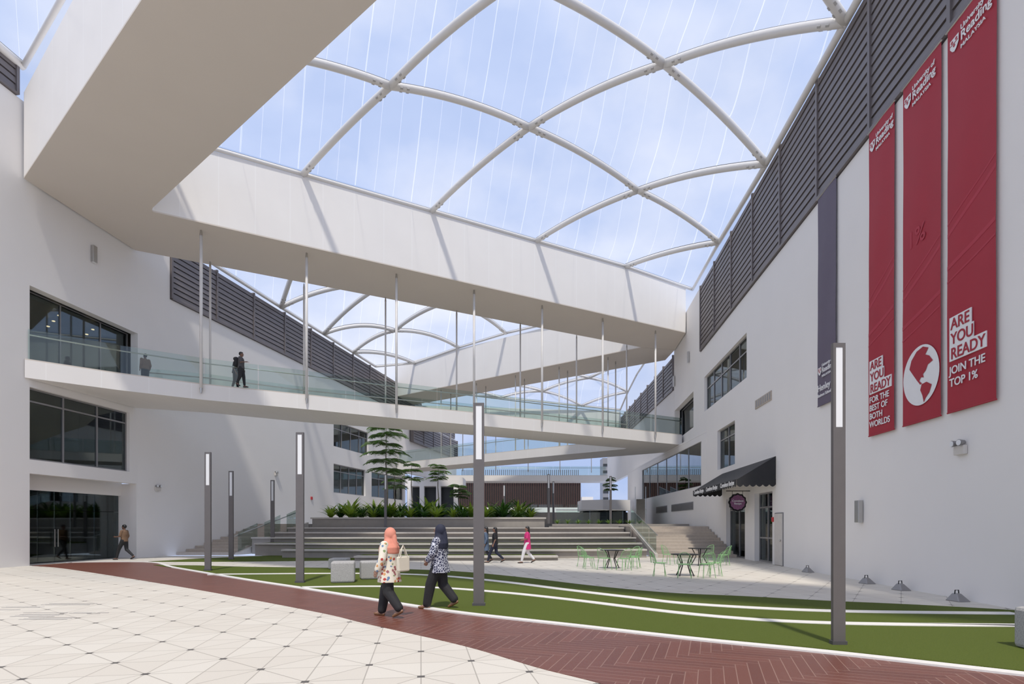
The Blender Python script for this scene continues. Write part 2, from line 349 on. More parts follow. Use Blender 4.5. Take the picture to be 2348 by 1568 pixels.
MB().tube([(lx(31)+3.0,31,1.05),(lx(38)+2.7,38,2.75)],.035).build('handrail',M['steel'],root2)
MB().prism([(lx(31)+3.02,31),(lx(31)+3.2,31),(lx(38.4)+2.85,38.4),(lx(38.4)+2.68,38.4)],0,lambda i:(.12,.12,1.9,1.9)[i]).build('kerb',M['coping'],root2)
# stairs on the right
root=thing('staircase','wide stone staircase along the right white wall by the cafe','stairs',(9.5,28,0))
for i in range(10):
    y0=28.2+i*.62; z=.162*(i+1)
    MB().prism([(7.55,y0),(rwx(y0),y0),(RW1.o.x+.0968*34.15-.08,34.4),(7.55,34.4)],z-.162,z).build('step',M['step'],root)
root2=thing('glass_railing','sloping glass railing on the left of the wide cafe stairs','railing',(7.5,28,0))
MB().hexa([(7.36,28,0),(7.5,28,0),(7.5,34.2,1.62),(7.36,34.2,1.62),(7.36,28,.2),(7.5,28,.2),(7.5,34.2,1.78),(7.36,34.2,1.78)]).build('kerb',M['coping'],root2)
for a in (0,.26,.51,.76):
    ya,yb=28.1+6*a,28.1+6*(a+.235); za,zb=.25+1.55*a,.25+1.55*(a+.235)
    MB().hexa([(7.42,ya,za),(7.44,ya,za),(7.44,yb,zb),(7.42,yb,zb),(7.42,ya,za+.95),(7.44,ya,za+.95),(7.44,yb,zb+.95),(7.42,yb,zb+.95)]).build('glass_panel',M['glass'],root2)
MB().tube([(7.48,28,1.15),(7.48,34.2,2.7)],.025).build('handrail',M['steel'],root2)
# further stairs to the upper level
root=thing('staircase','narrow far staircase rising towards the glazed upper level','stairs',(10.6,42,1.78))
for i in range(13):
    y0=42+i*.6; z=1.78+.175*(i+1)
    MB().prism([(.228*y0,y0),(.244*y0,y0),(.244*50,50),(.228*50,50)],z-.175,z).build('step',M['step'],root)
for sx,lb in ((.226,'left'),(.2455,'right')):
    r2=thing('glass_railing','glass railing on the %s side of the narrow far staircase'%lb,'railing',(sx*42,42,1.78))
    for k in range(3):
        ya,yb=42+2.65*k,42+2.65*k+2.6; za,zb=1.95+.76*k,1.95+.76*k+.74
        MB().hexa([(sx*ya,ya,za),(sx*ya+.03,ya,za),(sx*yb+.03,yb,zb),(sx*yb,yb,zb),(sx*ya,ya,za+1),(sx*ya+.03,ya,za+1),(sx*yb+.03,yb,zb+1),(sx*yb,yb,zb+1)]).build('glass_panel',M['glass'],r2)
    MB().tube([(sx*42,42,2.95),(sx*49.9,49.9,5.2)],.03).build('handrail',M['steel'],r2)
# ---------------------------------------------------------------- walls
def wall(w,name,Y0,Y1,z0,z1,holes,th=.4,label='white plaster wall'):
    us=sorted({w.uY(Y0),w.uY(Y1),*[h[0] for h in holes],*[h[1] for h in holes]}); zs=sorted({z0,z1,*[h[2] for h in holes],*[h[3] for h in holes]})
    mb=MB()
    for a,b in zip(us,us[1:]):
        for c,d in zip(zs,zs[1:]):
            mu,mz=(a+b)/2,(c+d)/2
            if any(h[0]<mu<h[1] and h[2]<mz<h[3] for h in holes): continue
            mb.pbox(w,a,b,c,d,-th,0)
    return struct(mb.build(name,M['plaster'],weld=False),label,'wall')
WN=[0]
def window(w,u0,u1,z0,z1,vm=(),hm=(),rec=.25,label='window',fw=.07,room=3,glassm='wglass',backing=True):
    WN[0]+=1; root=thing('window_%d'%WN[0],label,'window',w.pt((u0+u1)/2,z0,-rec)); root['kind']='structure'
    mb=MB()
    for a,b,c,d in ((u0,u1,z0,z0+fw),(u0,u1,z1-fw,z1),(u0,u0+fw,z0+fw,z1-fw),(u1-fw,u1,z0+fw,z1-fw)): mb.pbox(w,a,b,c,d,-rec-.04,-rec+.04)
    for x in vm: mb.pbox(w,x-fw/2,x+fw/2,z0+fw,z1-fw,-rec-.04,-rec+.04)
    for z in hm: mb.pbox(w,u0+fw,u1-fw,z-fw/2,z+fw/2,-rec-.035,-rec+.035)
    mb.build('window_frame',M['frame'],root)
    xs=[u0]+sorted(vm)+[u1]
    for a,b in zip(xs,xs[1:]): MB().pbox(w,a+.03,b-.03,z0+.03,z1-.03,-rec-.01,-rec+.0).build('pane',M[glassm],root)
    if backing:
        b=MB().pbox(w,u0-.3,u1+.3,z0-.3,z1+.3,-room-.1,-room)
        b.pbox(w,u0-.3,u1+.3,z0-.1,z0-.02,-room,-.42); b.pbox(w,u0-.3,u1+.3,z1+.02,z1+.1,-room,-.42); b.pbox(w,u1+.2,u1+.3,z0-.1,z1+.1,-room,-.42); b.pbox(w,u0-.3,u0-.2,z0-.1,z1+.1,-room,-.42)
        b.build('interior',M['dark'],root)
    return root
# left near wall
uA=LW1.u(68); uB=LW1.u(316); hz=[(uA,uB,8.5,11.6),(uA,LW1.u(297),4.4,7.4),(uA,LW1.u(313),0,3.82)]
wall(LW1,'wall_left',8,28.25,0,19.0,hz,.4,'white wall on the left with entrance')
window(LW1,uA,LW1.u(297),4.4,7.4,(LW1.u(153),LW1.u(230)),(6.85,),.2,'three-light grey-framed window above the glass entrance')
r=window(LW1,uA,uB,8.5,11.6,(LW1.u(165),LW1.u(255)),(),.6,'dark glazed opening onto the upper walkway at left',fw=.04,room=5)
wl=plain('warm_lamp',(1,.8,.5),.5,emit=(1,.72,.4),es=6)
for k in range(8): MB().sph(LW1.pt(uA+.7+k*.6,11.35,-1.2-(k%3)*.9),(.07,.07,.03)).build('ceiling_light',wl,r)
# entrance recess
r=thing('door_1','frameless glass double doors in the left entrance recess','door',LW1.pt(uA+1.5,0,-1.0)); r['kind']='structure'
cuts=[uA-.2,uA+1.3,uA+2.1,uA+2.9,uA+4.2,uB-.1]
for a,b in zip(cuts,cuts[1:]): MB().pbox(LW1,a+.01,b-.01,0.02,2.35,-1.03,-1.0).build('glass_panel',M['wglass'],r); MB().pbox(LW1,a+.01,b-.01,2.37,3.2,-1.03,-1.0).build('glass_panel',M['wglass'],r)
for a in (uA+2.02,uA+2.18): MB().tube([LW1.pt(a,.7,-.93),LW1.pt(a,1.5,-.93)],.02).build('handle',M['steel'],r)
MB().pbox(LW1,uA-.3,uB,3.2,3.9,-1.1,-.9).build('lintel',M['plaster'],r)
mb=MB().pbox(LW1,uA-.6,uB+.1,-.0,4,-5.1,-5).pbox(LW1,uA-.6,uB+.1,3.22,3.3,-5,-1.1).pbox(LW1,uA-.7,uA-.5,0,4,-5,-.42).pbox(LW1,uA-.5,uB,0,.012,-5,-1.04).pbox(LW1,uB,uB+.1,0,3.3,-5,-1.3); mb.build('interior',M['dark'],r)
struct(MB().pbox(LW1,uB-.06,uB+.4,0,3.82,-1.3,-.41).build('trim_2',M['plaster']),'white side of the entrance recess','wall')
# left far wall
h2=[(LW2.u(765),LW2.u(838),4.5,7.0),(LW2.u(852),LW2.u(925),4.5,7.0)]; h2b=[(LW2.u(765),LW2.u(845),8.5,10.7)]
wall(LW2,'wall_left_far',28.25,61.8,0,7.7,h2,.4,'white wall on the far left behind the stairs')
wall(LW2,'wall_left_upper',28.25,80,7.7,14.2,h2b,.4,'white upper wall on the far left below the louvres')
struct(MB().pbox(LW2,LW2.uY(28.25),LW2.uY(30.2),14.2,17.5,-.4,0).build('wall_left_pier',M['plaster']),'white wall above the left walkway end','wall')
for (h,lb) in zip(h2+h2b,('grey-framed ribbon window on the far left wall behind the stairs','grey-framed window beyond the ribbon window on the far left','glazed opening high on the far left wall at walkway level')):
    n=4; window(LW2,*h,[h[0]+(h[1]-h[0])*k/n for k in range(1,n)],(h[3]-.6,),.2,lb)
def louvres(w,Y0,Y1,z0,z1,label,bay=3.2,pitch=.30,off=0):
    root=thing('louvre_screen',label,'louvre',w.pt(w.uY((Y0+Y1)/2),z0,off)); u0,u1=w.uY(Y0),w.uY(Y1); n=max(1,round((u1-u0)/bay)); bw=(u1-u0)/n
    MB().pbox(w,u0,u1,z0,z1,off-.4,off-.22).build('backing',M['grey'],root)
    for k in range(n):
        mb=MB(); z=z0+.06; a,b=u0+k*bw+.06,u0+(k+1)*bw-.06
        while z<z1-.2:
            mb.add([w.pt(a,z,off+.05),w.pt(b,z,off+.05),w.pt(b,z+pitch*.85,off+.02),w.pt(a,z+pitch*.85,off+.02),w.pt(b,z+pitch*.98,off-.2),w.pt(a,z+pitch*.98,off-.2)],[(0,1,2,3),(3,2,4,5)])
            mb.add([w.pt(a,z,off+.05),w.pt(b,z,off+.05),w.pt(b,z+.02,off-.2),w.pt(a,z+.02,off-.2)],[(0,1,2,3)])
            z+=pitch
        mb.build('slats',M['louvre'],root)
    for k in range(n+1): MB().pbox(w,u0+k*bw-.06,u0+k*bw+.06,z0,z1,off-.3,off+.09).build('post',M['louvre'],root)
    MB().pbox(w,u0,u1,z0-.06,z0+.04,off-.3,off+.1).build('rail',M['louvre'],root)
    return root
louvres(LW2,30.3,60,14.28,17.4,'grey louvre band high on the left far wall')
louvres(LW2,60.2,79,14.28,16.5,'distant grey louvre band seen beneath the upper walkway',)
louvres(LW2,63,79,11.4,13.9,'distant lower grey louvre band on the far left wall',off=.45)
louvres(LW1,8,22,19.08,20.3,'sliver of grey louvres at the top left corner above the white wall')
# right walls
uw=lambda x:RW1.u(x)
h3=[(uw(1712),uw(1615),8.95,11.16),(uw(1685),uw(1645),4.9,7.2),(uw(1708),uw(1665),0,3.12),(uw(1771),uw(1730),0,3.17),(uw(1590),uw(1547),8.5,11.0)]
wall(RW1,'wall_right',-10,44.6,0,13.05,h3,.4,'tall white wall on the right hung with banners')
struct(MB().pbox(RW1,RW1.uY(35.95),RW1.uY(44.6),13.05,17.4,-.4,0).build('wall_right_pier',M['plaster']),'white wall above the right walkway end','wall')
louvres(RW1,-4,35.8,13.15,17.4,'long dark grey louvre band along the top of the right wall')
window(RW1,*h3[0],[h3[0][0]+(h3[0][1]-h3[0][0])*k/5 for k in range(1,5)],(10.4,),.2,'long upper grey-framed window high on the right wall')
window(RW1,*h3[1],[(h3[1][0]+h3[1][1])/2],(6.6,),.2,'smaller grey-framed window above the black awning')
window(RW1,*h3[2],[(h3[2][0]+h3[2][1])/2],(2.5,),.25,'full-height shop window beneath the black awning behind the round sign')
r=window(RW1,*h3[3],[(h3[3][0]+h3[3][1])/2],(2.5,1.1),.25,'glass double shop door right of the round hanging sign'); 
r=window(RW1,*h3[4],[],(),.6,'dark doorway where the near walkway meets the right wall',room=3)
wall(RW2,'wall_right_far',34.45,62,0,7.55,[(RW2.u(1608),RW2.u(1472),4.25,7.15)],.35,'white wall behind the far stairs with a glazed gallery')
u0,u1=RW2.u(1608),RW2.u(1472); window(RW2,u0,u1,4.25,7.15,[u0+(u1-u0)*k/6 for k in range(1,6)],(),.1,'long blue-tinted gallery window above the far stairs',fw=.04,glassm='bglass',room=2)
struct(MB().prism([RW2.pt(RW2.uY(34.4),0,0).xy,RW2.pt(RW2.uY(62),0,0).xy,RW3.pt(RW3.uY(62),0,.03).xy,RW3.pt(RW3.uY(45),0,.03).xy,RW1.pt(RW1.uY(44),0,.03).xy,RW1.pt(RW1.uY(35),0,.03).xy],7.56,7.7).build('ceiling_ledge',M['plaster']),'white ledge above the gallery window','ledge')
wall(RW3,'wall_right_distant',44.75,82,7.75,12.75,[],.4,'distant white wall at right')
louvres(RW3,44.9,80,12.83,15.7,'grey louvre band on the distant right wall')
for (a,b) in ((1530,1505),(1590,1540)):
    lo,hi=RW2.u(a),RW2.u(b)
    g=thing('vent_grille','grey vent grille low on the white wall under the gallery window, %s'%('the shorter one' if a==1530 else 'the longer one'),'vent',RW2.pt(lo,2.6,.02))
    MB().pbox(RW2,lo,hi,2.75,3.3,0,.03).build('frame',M['frame'],g)
    q=MB(); 
    for k in range(5): q.pbox(RW2,lo+.1,hi-.1,2.82+k*.09,2.86+k*.09,.03,.05)
    q.build('slats',M['louvre'],g)
# utility door, grille, lights, alarm
ua,ub=uw(1797),uw(1778)
d=thing('door_2','plain white service door beside the shop doors','door',RW1.pt(ua,0,.0)); d['kind']='structure'
MB().pbox(RW1,ua,ub,0,2.2,0,.03).build('door_frame',M['frame'],d); MB().pbox(RW1,ua+.04,ub-.04,.02,2.16,.03,.06).build('door_leaf',M['door'],d); MB().sph(RW1.pt(ua+.15,1.05,.09),.04).build('handle',M['steel'],d)
g=thing('vent_grille','beige louvred vent grille on the right wall above the awning','vent',RW1.pt(uw(1770),7.1,0)); a,b=uw(1770),uw(1733)
MB().pbox(RW1,a,b,7.1,7.5,0,.04).build('frame',M['step'],g); q=MB()
for k in range(7): q.pbox(RW1,a+.08+k*(b-a-.1)/7,a+.22+k*(b-a-.1)/7,7.15,7.45,.04,.05)
q.build('slats',M['frame'],g)
def sconce(w,x,y0,y1,label,wd=.16):
    u,z1=w.uz(x,y0); _,z0=w.uz(x,y1); s=thing('wall_light',label,'wall light',w.pt(u,z0,0))
    MB().pbox(w,u-wd/2,u+wd/2,z0,z1,.02,.16).build('housing',M['steel'],s,bevel=.01); MB().pbox(w,u-wd/2+.02,u+wd/2-.02,z0-.01,z0+.0,.04,.14).build('lens',M['diff'],s); MB().pbox(w,u-.04,u+.04,z0+.08,z1-.08,0,.02).build('bracket',M['grey'],s)
sconce(RW1,1976,1147,1198,'grey box wall light low on the right wall near the tall lamp post',.22)
sconce(RW1,1581,806,832,'small grey wall light high on the right above the doorway')
sconce(RW1,1548,862,886,'small grey wall light beside the distant louvres',.2)
sconce(LW1,212,564,602,'grey box wall light high on the left white wall',.22)
def twin(w,x,y,label,s=.32):
    u,z=w.uz(x,y); e=thing('emergency_light',label,'emergency light',w.pt(u,z-.2,0.01)); MB().pbox(w,u-s/2,u+s/2,z-.2,z+.0,.01,.1).build('housing',M['door'],e,bevel=.015)
    for q in (-1,1):
        l=MB().tube([w.pt(u+q*.09,z+.07,.04),w.pt(u+q*.11,z+.06,.16)],[.05,.075],12).build('lamp_head',M['frame'],e); MB().tube([w.pt(u+q*.11,z+.06,.161),w.pt(u+q*.111,z+.06,.175)],.062,12).build('lens',M['diff'],l)
twin(RW1,2208,1022,'white twin-headed emergency light on the right wall under the banners')
twin(LW2,360,1117,'white twin-headed emergency light right of the entrance')
twin(LW2,632,1084,'small white emergency light on the far left wall above the stairs',.28)
u,z=RW1.uz(1773,1191); tag(MB().pbox(RW1,u-.08,u+.08,z-.1,z+.1,0,.05).build('fire_alarm',M['alarm'],bevel=.01),'small red fire alarm call point beside the shop door','alarm')
u,z=LW2.uz(714,1142); tag(MB().pbox(LW2,u-.12,u+.12,z-.12,z+.12,0,.06).build('fire_alarm',M['alarm'],bevel=.01),'small red alarm box on the far left wall','alarm')
# ---------------------------------------------------------------- roof beams and walkways
ZS=15.8; ZT=19.3
def beam(poly,label,z0=ZS,z1=ZT):
    cx=sum(p[0] for p in poly)/len(poly); cy=sum(p[1] for p in poly)/len(poly)
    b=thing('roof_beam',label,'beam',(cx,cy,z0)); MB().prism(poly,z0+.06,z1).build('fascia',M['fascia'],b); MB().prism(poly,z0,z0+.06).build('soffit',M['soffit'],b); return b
# the inner corner is softened with a short chamfered curve
beam([(-19.88,22.2),(8.75,.45),(9.2,4.7),(-15.95,24.23),(-16.16,24.45),(-16.15,24.58),(-19.35,28.0)],'near box beam crossing overhead from the left wall')
beam([(-16.15,24.58),(12.75,40.0),(13.1,43.85),(10.26,43.25),(-19.35,28.0)],'long white box beam spanning to the right wall, carrying the hanging rods')
beam([(10.25,43.3),(13.1,43.9),(13.1,46.6),(-11.55,63.9),(-12.5,59.65)],'second white box beam angling back to the far left wall')
beam([(-11.9,64.5),(13.55,68),(13.6,72.5),(-11,68)],'third distant white box beam',13.6,15.9)
def railing(line,z,label,h=1.25,seg=2.4,inner=1):
    P=[Vector(p) for p in line]; r=thing('glass_railing',label,'railing',(P[0].x,P[0].y,z)); hr=[]
    for a,b in zip(P,P[1:]):
        L=(b-a).length; n=max(1,round(L/seg)); d=(b-a)/L; nn=Vector((-d.y,d.x))
        for k in range(n):
            p=a+d*(L*k/n+.02); q=a+d*(L*(k+1)/n-.02); m=nn*.012
            MB().hexa([(*(p-m),z),(*(q-m),z),(*(q+m),z),(*(p+m),z),(*(p-m),z+h),(*(q-m),z+h),(*(q+m),z+h),(*(p+m),z+h)]).build('glass_panel',M['glass'],r)
            c=(p+q)/2+nn*.09*inner; MB().tube([(*((p+q)/2),z+1.0),(*c,z+1.0)],.015,6).build('rail_bracket',M['steel'],r)
    for p in P:
        hr.append((p.x,p.y+.1*inner,z+1.03))
    MB().tube(hr,.03,8).build('handrail',M['steel'],r)
    return r
ZW0,ZW1=7.72,8.5
RF=[G(x,y,ZS) for x,y in ((461,528),(703,580),(909,628),(1087,665),(1243,700),(1382,730),(1503,758))]
RB=[G(x,y,ZS) for x,y in ((482,600),(697,650),(884,682),(1047,712),(1193,740),(1322,768),(1437,790))]
def walk(poly,label,z0=ZW0,z1=ZW1):
    cx=sum(p[0] for p in poly)/len(poly); cy=sum(p[1] for p in poly)/len(poly)
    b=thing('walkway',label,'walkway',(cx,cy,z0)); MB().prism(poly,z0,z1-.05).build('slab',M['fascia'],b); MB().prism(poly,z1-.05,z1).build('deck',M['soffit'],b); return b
fe=[(-19.93,22.3),(-17.6,24.35)]+[(p.x,p.y+.13) for p in RF]+[(12.75,40.9)]
walk(fe+[(13.05,43.9),(8.9,43.1)]+[(p.x,p.y+.1) for p in RB[::-1]]+[(-19.34,28.1)],'near white suspended walkway crossing from left wall to right wall')
railing([(x,y+.12) for x,y in fe],ZW1,'glass railing along the front of the near walkway')
railing([(-19,28.0)]+[(p.x,p.y-.05) for p in RB],ZW1,'glass railing along the back of the near walkway',inner=-1)
walk([(8.9,43.15),(13.05,43.95),(13.1,44.6),(13.1,44.9),(-11.6,62.4),(-12.5,59.3)],'second suspended walkway angling back to the left wall')
railing([(8.7,43.4),(-12.3,59.4)],ZW1,'glass railing on the front of the second walkway')
walk([(-9,74),(13,74),(13,77.5),(-8.5,77.5)],'farthest straight white walkway across the end of the hall')
railing([(-8.8,74.2),(12.8,74.2)],ZW1,'glass railing on the farthest walkway',inner=1)
def rod(p,z0,z1,label,group,r=.06):
    t=thing('hanging_rod',label,'rod',(p.x,p.y,z0),0,group); MB().tube([(p.x,p.y,z0+.25),(p.x,p.y,z1-.25)],r,10).build('shaft',M['wtube'],t,smooth=True)
    MB().tube([(p.x,p.y,z1-.25),(p.x,p.y,z1)],[r*1.1,r*.6],8).build('clevis',M['steel'],t); MB().tube([(p.x,p.y,z0),(p.x,p.y,z0+.25)],[r*.6,r*1.1],8).build('clevis',M['steel'],t)
ordn=['first','second','third','fourth','fifth','sixth','seventh']
for i,p in enumerate(RF): rod(p,8.0,ZS,'%s white front rod from the left holding up the near walkway'%ordn[i],'front rods of the near walkway',.07)
for i,p in enumerate(RB): rod(p,ZW1,ZS,'%s slim grey back rod from the left holding the near walkway'%ordn[i],'back rods of the near walkway',.055)
dC=(Vector((-12.5,59.6))-Vector((10.25,43.3))).normalized(); nC=Vector((.581,.814))
for row,(off,lb) in enumerate(((.7,'front'),(2.2,'back'))):
    for k in range(5):
        q=Vector((10.25,43.3))+dC*(3.2+4.75*k)+nC*off
        rod(Vector((q.x,q.y,0)),ZW1,ZS,'white %s rod holding up the second walkway'%lb,'%s rods of the second walkway'%lb,.055)
for k in range(5): rod(Vector((-6+4*k,66.5+k*.55,0)),ZW1-.2,13.6,'distant rod under the third beam','distant rods',.05)
# ---------------------------------------------------------------- roofs
def arch(p,q,rise,n=14): return [p.lerp(q,i/n)+Vector((0,0,4*rise*(i/n)*(1-i/n))) for i in range(n+1)]
def onvert(x,y,a,b):   # intersection with vertical plane through a-b
    r=Vector(((x-CX)/F,1)); d=b-a; n=Vector((d.y,-d.x)); t=n.dot(a)/n.dot(r); return Vector((r.x*t,t,H+(HY-y)/F*t))
def zlev(x,y,z): return G(x,y,z)
def roof(nodes,edges,cells,root,labels,r=.15,film_up=.2,brackets=True,group=None,rk=.45):
    ed={}
    for e in edges:
        a,b=e[0],e[1]; rise=e[2] if len(e)>2 else .6; rise*=rk; rad=e[3] if len(e)>3 else r; ed[frozenset((a,b))]=rise
        pts=arch(nodes[a],nodes[b],rise); 
        t=MB().tube(pts,rad,12).build('arched_tube' if rise else 'edge_tube',M['wtube'],root,smooth=True)
        if brackets and rad>.12:
            for k in (1.3,12.7):
                i=int(k); f=k-i; c=pts[i].lerp(pts[min(i+1,14)],f); dd=(pts[min(i+1,14)]-pts[i]).normalized(); sd=dd.cross(Vector((0,0,1))).normalized()
                m=MB()
                for s1 in (-.14,.14):
                    for s2 in (-1,1):
                        cc=c+dd*s1+sd*s2*rad*.55-Vector((0,0,rad*.55)); m.tube([cc-dd*.055,cc+dd*.055],rad*.42,6)
                m.build('clamp',M['clamp'],t)
        off=Vector((0,0,rad*1.0)); MB().tube([q+off for q in pts],rad*.35,6).build('gasket',M['gasket'],t)
    for i,c in enumerate(cells):
        P=[nodes[k] for k in c]; 
        if len(P)==3: P.append(P[2]); c=tuple(c)+(c[2],)
        rs=[ed.get(frozenset((c[k],c[(k+1)%4])),0) if c[k]!=c[(k+1)%4] else 0 for k in range(4)]
        def E(k,t): 
            a,b=P[k],P[(k+1)%4]; return a.lerp(b,t)+Vector((0,0,4*rs[k]*t*(1-t)))
        n=10; vs=[];fs=[]
        for a in range(n+1):
            u=a/n
            for b in range(n+1):
                v=b/n
                s=E(0,u)*(1-v)+E(2,1-u)*v+E(3,1-v)*(1-u)+E(1,v)*u-(P[0]*(1-u)*(1-v)+P[1]*u*(1-v)+P[2]*u*v+P[3]*(1-u)*v)
                vs.append(s+Vector((0,0,film_up-.5*16*u*(1-u)*v*(1-v))))
        fs=[(a*(n+1)+b,(a+1)*(n+1)+b,(a+1)*(n+1)+b+1,a*(n+1)+b+1) for a in range(n) for b in range(n)]
        o=MB().add(vs,fs).build('roof_cushion',M['film'],smooth=True,weld=True)
        tag(o,labels[i] if i<len(labels) else labels[-1],'roof panel',group)
a0,a1=Vector((-16.3,24.5)),Vector((8.9,4.9)); b0,b1v=Vector((-16.3,24.5)),Vector((12.75,40.0))
def rwp(x,y): u,z=RW1.uz(x,y); return RW1.pt(u,z,.15)
def zc(v,z): v=v.copy(); v.z=min(v.z,z); return v
ZN=20.0
N1=dict(c0=Vector((-16.1,24.55,19.4)),a2=zc(onvert(522,108,a0,a1),19.45),a3=Vector((0,11.85,19.4)),a4=Vector((5.5,7.6,19.4)),
 N1=zlev(895,197,ZN),N2=zlev(1213,292,ZN),N3=zlev(1523,147,ZN),N4=zlev(1463,437,19.6),N5=zlev(1190,-50,ZN),N6=zlev(1640,-330,19.6),
 B1=zc(onvert(695,398,b0,b1v),19.42),B2=zc(onvert(990,467,b0,b1v),19.42),B3=zc(onvert(1230,537,b0,b1v),19.42),B4=zc(onvert(1435,607,b0,b1v),19.42),c1=onvert(1588,664,b0,b1v),
 w1=rwp(1950,50),w2=rwp(1765,375),w3=rwp(1655,555),w0=RW1.pt(RW1.uY(9.5),17.45,.15))
rf=thing('roof_frame','white arched steel tube diagrid over the near bay','roof frame',(0,25,17))
E1=[('a2','N1',.5),('N1','N2'),('N2','N4',.55),('N4','w3',.5),('B1','N1',.3),('N1','N5',.55),('B2','N2',.45),('N2','N3',.55),('N3','w1',.5),('B3','N4',.5),('N4','w2',.5),('B4','w3',.4),
 ('N5','N3',.55),('N3','w2',.5),('N5','a3',.5),('N6','w1',.5),('N5','N6',.5),
 ('c0','B1',0,.1),('B1','B2',0,.1),('B2','B3',0,.1),('B3','B4',0,.1),('B4','c1',0,.1),('c1','w3',0,.1),('w3','w2',0,.12),('w2','w1',0,.12),('w1','w0',0,.12),('c0','a2',0,.1),('a2','a3',0,.1)]
roof(N1,E1,[('c0','a2','N1','B1'),('a2','a3','N5','N1'),('B1','N1','N2','B2'),('N1','N5','N3','N2'),('B2','N2','N4','B3'),('N2','N3','w2','N4'),('B3','N4','w3','B4'),('N4','w2','w3'),('N3','w1','w2'),('B4','w3','c1'),('N5','N6','w1','N3'),('a3','a4','N6','N5'),('N6','w0','w1')],rf,
 ['clear film roof cushion in the left corner where the two near beams meet','clear film roof cushion at the top beside the overhead beam','clear film roof cushion above the long beam, left of centre','largest clear film roof cushion at top centre','clear film roof cushion above the middle of the long beam','diamond clear film roof cushion in the middle right of the near roof','clear film roof cushion above the right part of the long beam','small triangular roof cushion against the right louvres','triangular roof cushion at upper right beside the louvres','smallest triangular roof cushion where the long beam meets the right wall','roof cushion at the top edge right of centre','roof cushion over the overhead beam','roof cushion at the top right corner'])
# roof 2
k0,k1=Vector((-19.35,28.05)),Vector((10.25,43.3)); C0,C1=Vector((10.25,43.3)),Vector((-12.5,59.6))
def lwp(x): return LW2.pt(LW2.u(x),17.5,.15)
def lin(a,b,t,z): p=a.lerp(b,t); return Vector((p.x,p.y,z))
N2_=dict(h0=LW2.pt(LW2.uY(30),17.6,.15),h1=lin(k0,k1,.26,19.3),h2=lin(k0,k1,.52,19.3),h3=lin(k0,k1,.8,19.3),tip=lin(k0,k1,.99,19.3),
 a1=lwp(640),a2=lwp(738),a3=lwp(806),a4=lwp(858),b1=zlev(875,655,19.2),b2=zlev(1030,692,19.2),b3=zlev(905,758,18.9),
 c1=onvert(950,833,C0,C1),c2=onvert(1052,797,C0,C1),c3=onvert(1160,764,C0,C1))
rf=thing('roof_frame','white arched steel tube diagrid over the middle bay behind the long beam','roof frame',(-5,45,17))
roof(N2_,[('a1','h1',.5),('a1','b1',.8),('a2','b1',.5),('a2','b3',.8),('a3','b3',.5),('a3','c1',.6),('b3','b2',.5),('b3','c2',.7),('b2','c3',.6),('b1','h2',.4),('b2','h3',.4),('b1','b2',.3),
 ('h0','a1',0,.1),('a1','a2',0,.1),('a2','a3',0,.1),('a3','a4',0,.1),('a4','c1',0,.1),('c1','c2',0,.1),('c2','c3',0,.1),('c3','tip',0,.1)],
 [('h0','h1','a1'),('a1','h1','h2','b1'),('a1','b1','a2'),('a2','b1','b2','b3'),('b3','b2','c3','c2'),('a3','b3','c2','c1'),('a2','b3','a3'),('a3','c1','a4'),('b1','h2','h3','b2'),('b2','h3','tip','c3')],rf,
 ['clear film roof cushion of the middle bay seen below the long beam'],r=.16,group='roof cushions of the middle bay',rk=.7)
# roof 3
def tri(u,v): 
    a=Vector((-10,63.3,17.4));b=Vector((12.9,47.2,17.6));c=Vector((13.5,68,16.1)); p=a.lerp(b,u); q=a.lerp(c,u); r=p.lerp(q,v); r.z+=.8*math.sin(math.pi*v)*u; return r
N3={}; E3=[];C3=[]
for i in range(5):
    for j in range(5): N3[(i,j)]=tri(.16+i*.21,j/4)
for i in range(4):
    for j in range(4):
        C3.append(((i,j),(i+1,j),(i+1,j+1),(i,j+1))); E3.append(((i,j),(i+1,j+1),.5) if (i+j)%2 else ((i+1,j),(i,j+1),.5))
for i in range(4): E3+= [((i,4),(i+1,4),0,.1)]
for j in range(4): E3+= [((4,j),(4,j+1),0,.1)]
rf=thing('roof_frame','distant white steel tube roof frame beyond the second beam','roof frame',(5,58,16))
roof(N3,E3,C3,rf,['clear film roof cushion of the distant bay beyond the second beam'],r=.14,brackets=False,group='roof cushions of the distant bay')
# roof 0 at the upper left
N0=dict(p=Vector((-19.9,22.2,20.35)),q=Vector((-7,12.5,19.6)),s=Vector((-8,4,20)),t=Vector((-21.3,9,20.35)))
rf=thing('roof_frame','white edge tubes of the roof bay at the top left corner','roof frame',(-15,12,19))
roof(N0,[('t','p',0,.16),('p','q',0,.1)],[('p','q','s','t')],rf,['clear film roof cushion at the top left corner'],brackets=False)
# ---------------------------------------------------------------- lamp posts
def lamp_proto():
    r=thing('lamp_post','x','lamp post'); a,b=.10,.035
    MB().box(-a,-b,0,a,b,2.95).build('post',M['post'],r,local=True); MB().box(-a-.02,-b-.02,0,a+.02,b+.02,.05).build('base_plate',M['grey'],r,local=True)
    MB().box(-.055,-b+.006,3.0,.055,b-.006,4.1).build('diffuser',M['diff'],r,local=True)
    MB().box(-a,-b,2.95,-.056,b,4.16).box(.056,-b,2.95,a,b,4.16).box(-.056,-b,4.1,.056,b,4.16).box(-.056,-b,2.95,.056,b,3.0).build('lamp_frame',M['post'],r,local=True); return r
LP=lamp_proto(); spots=[(1922,1480,'largest, nearest grey lamp post at right in front of the banners'),(1098,1390,'grey lamp post in the turf right of the two walking women'),(688,1337,'grey lamp post in the turf left of the stone cubes'),
 (477,1309,'leftmost grey lamp post beside the red path'),(530,1283,'slim grey lamp post second from the left'),(625,1270,'thin grey lamp post in front of the left stair railing')]
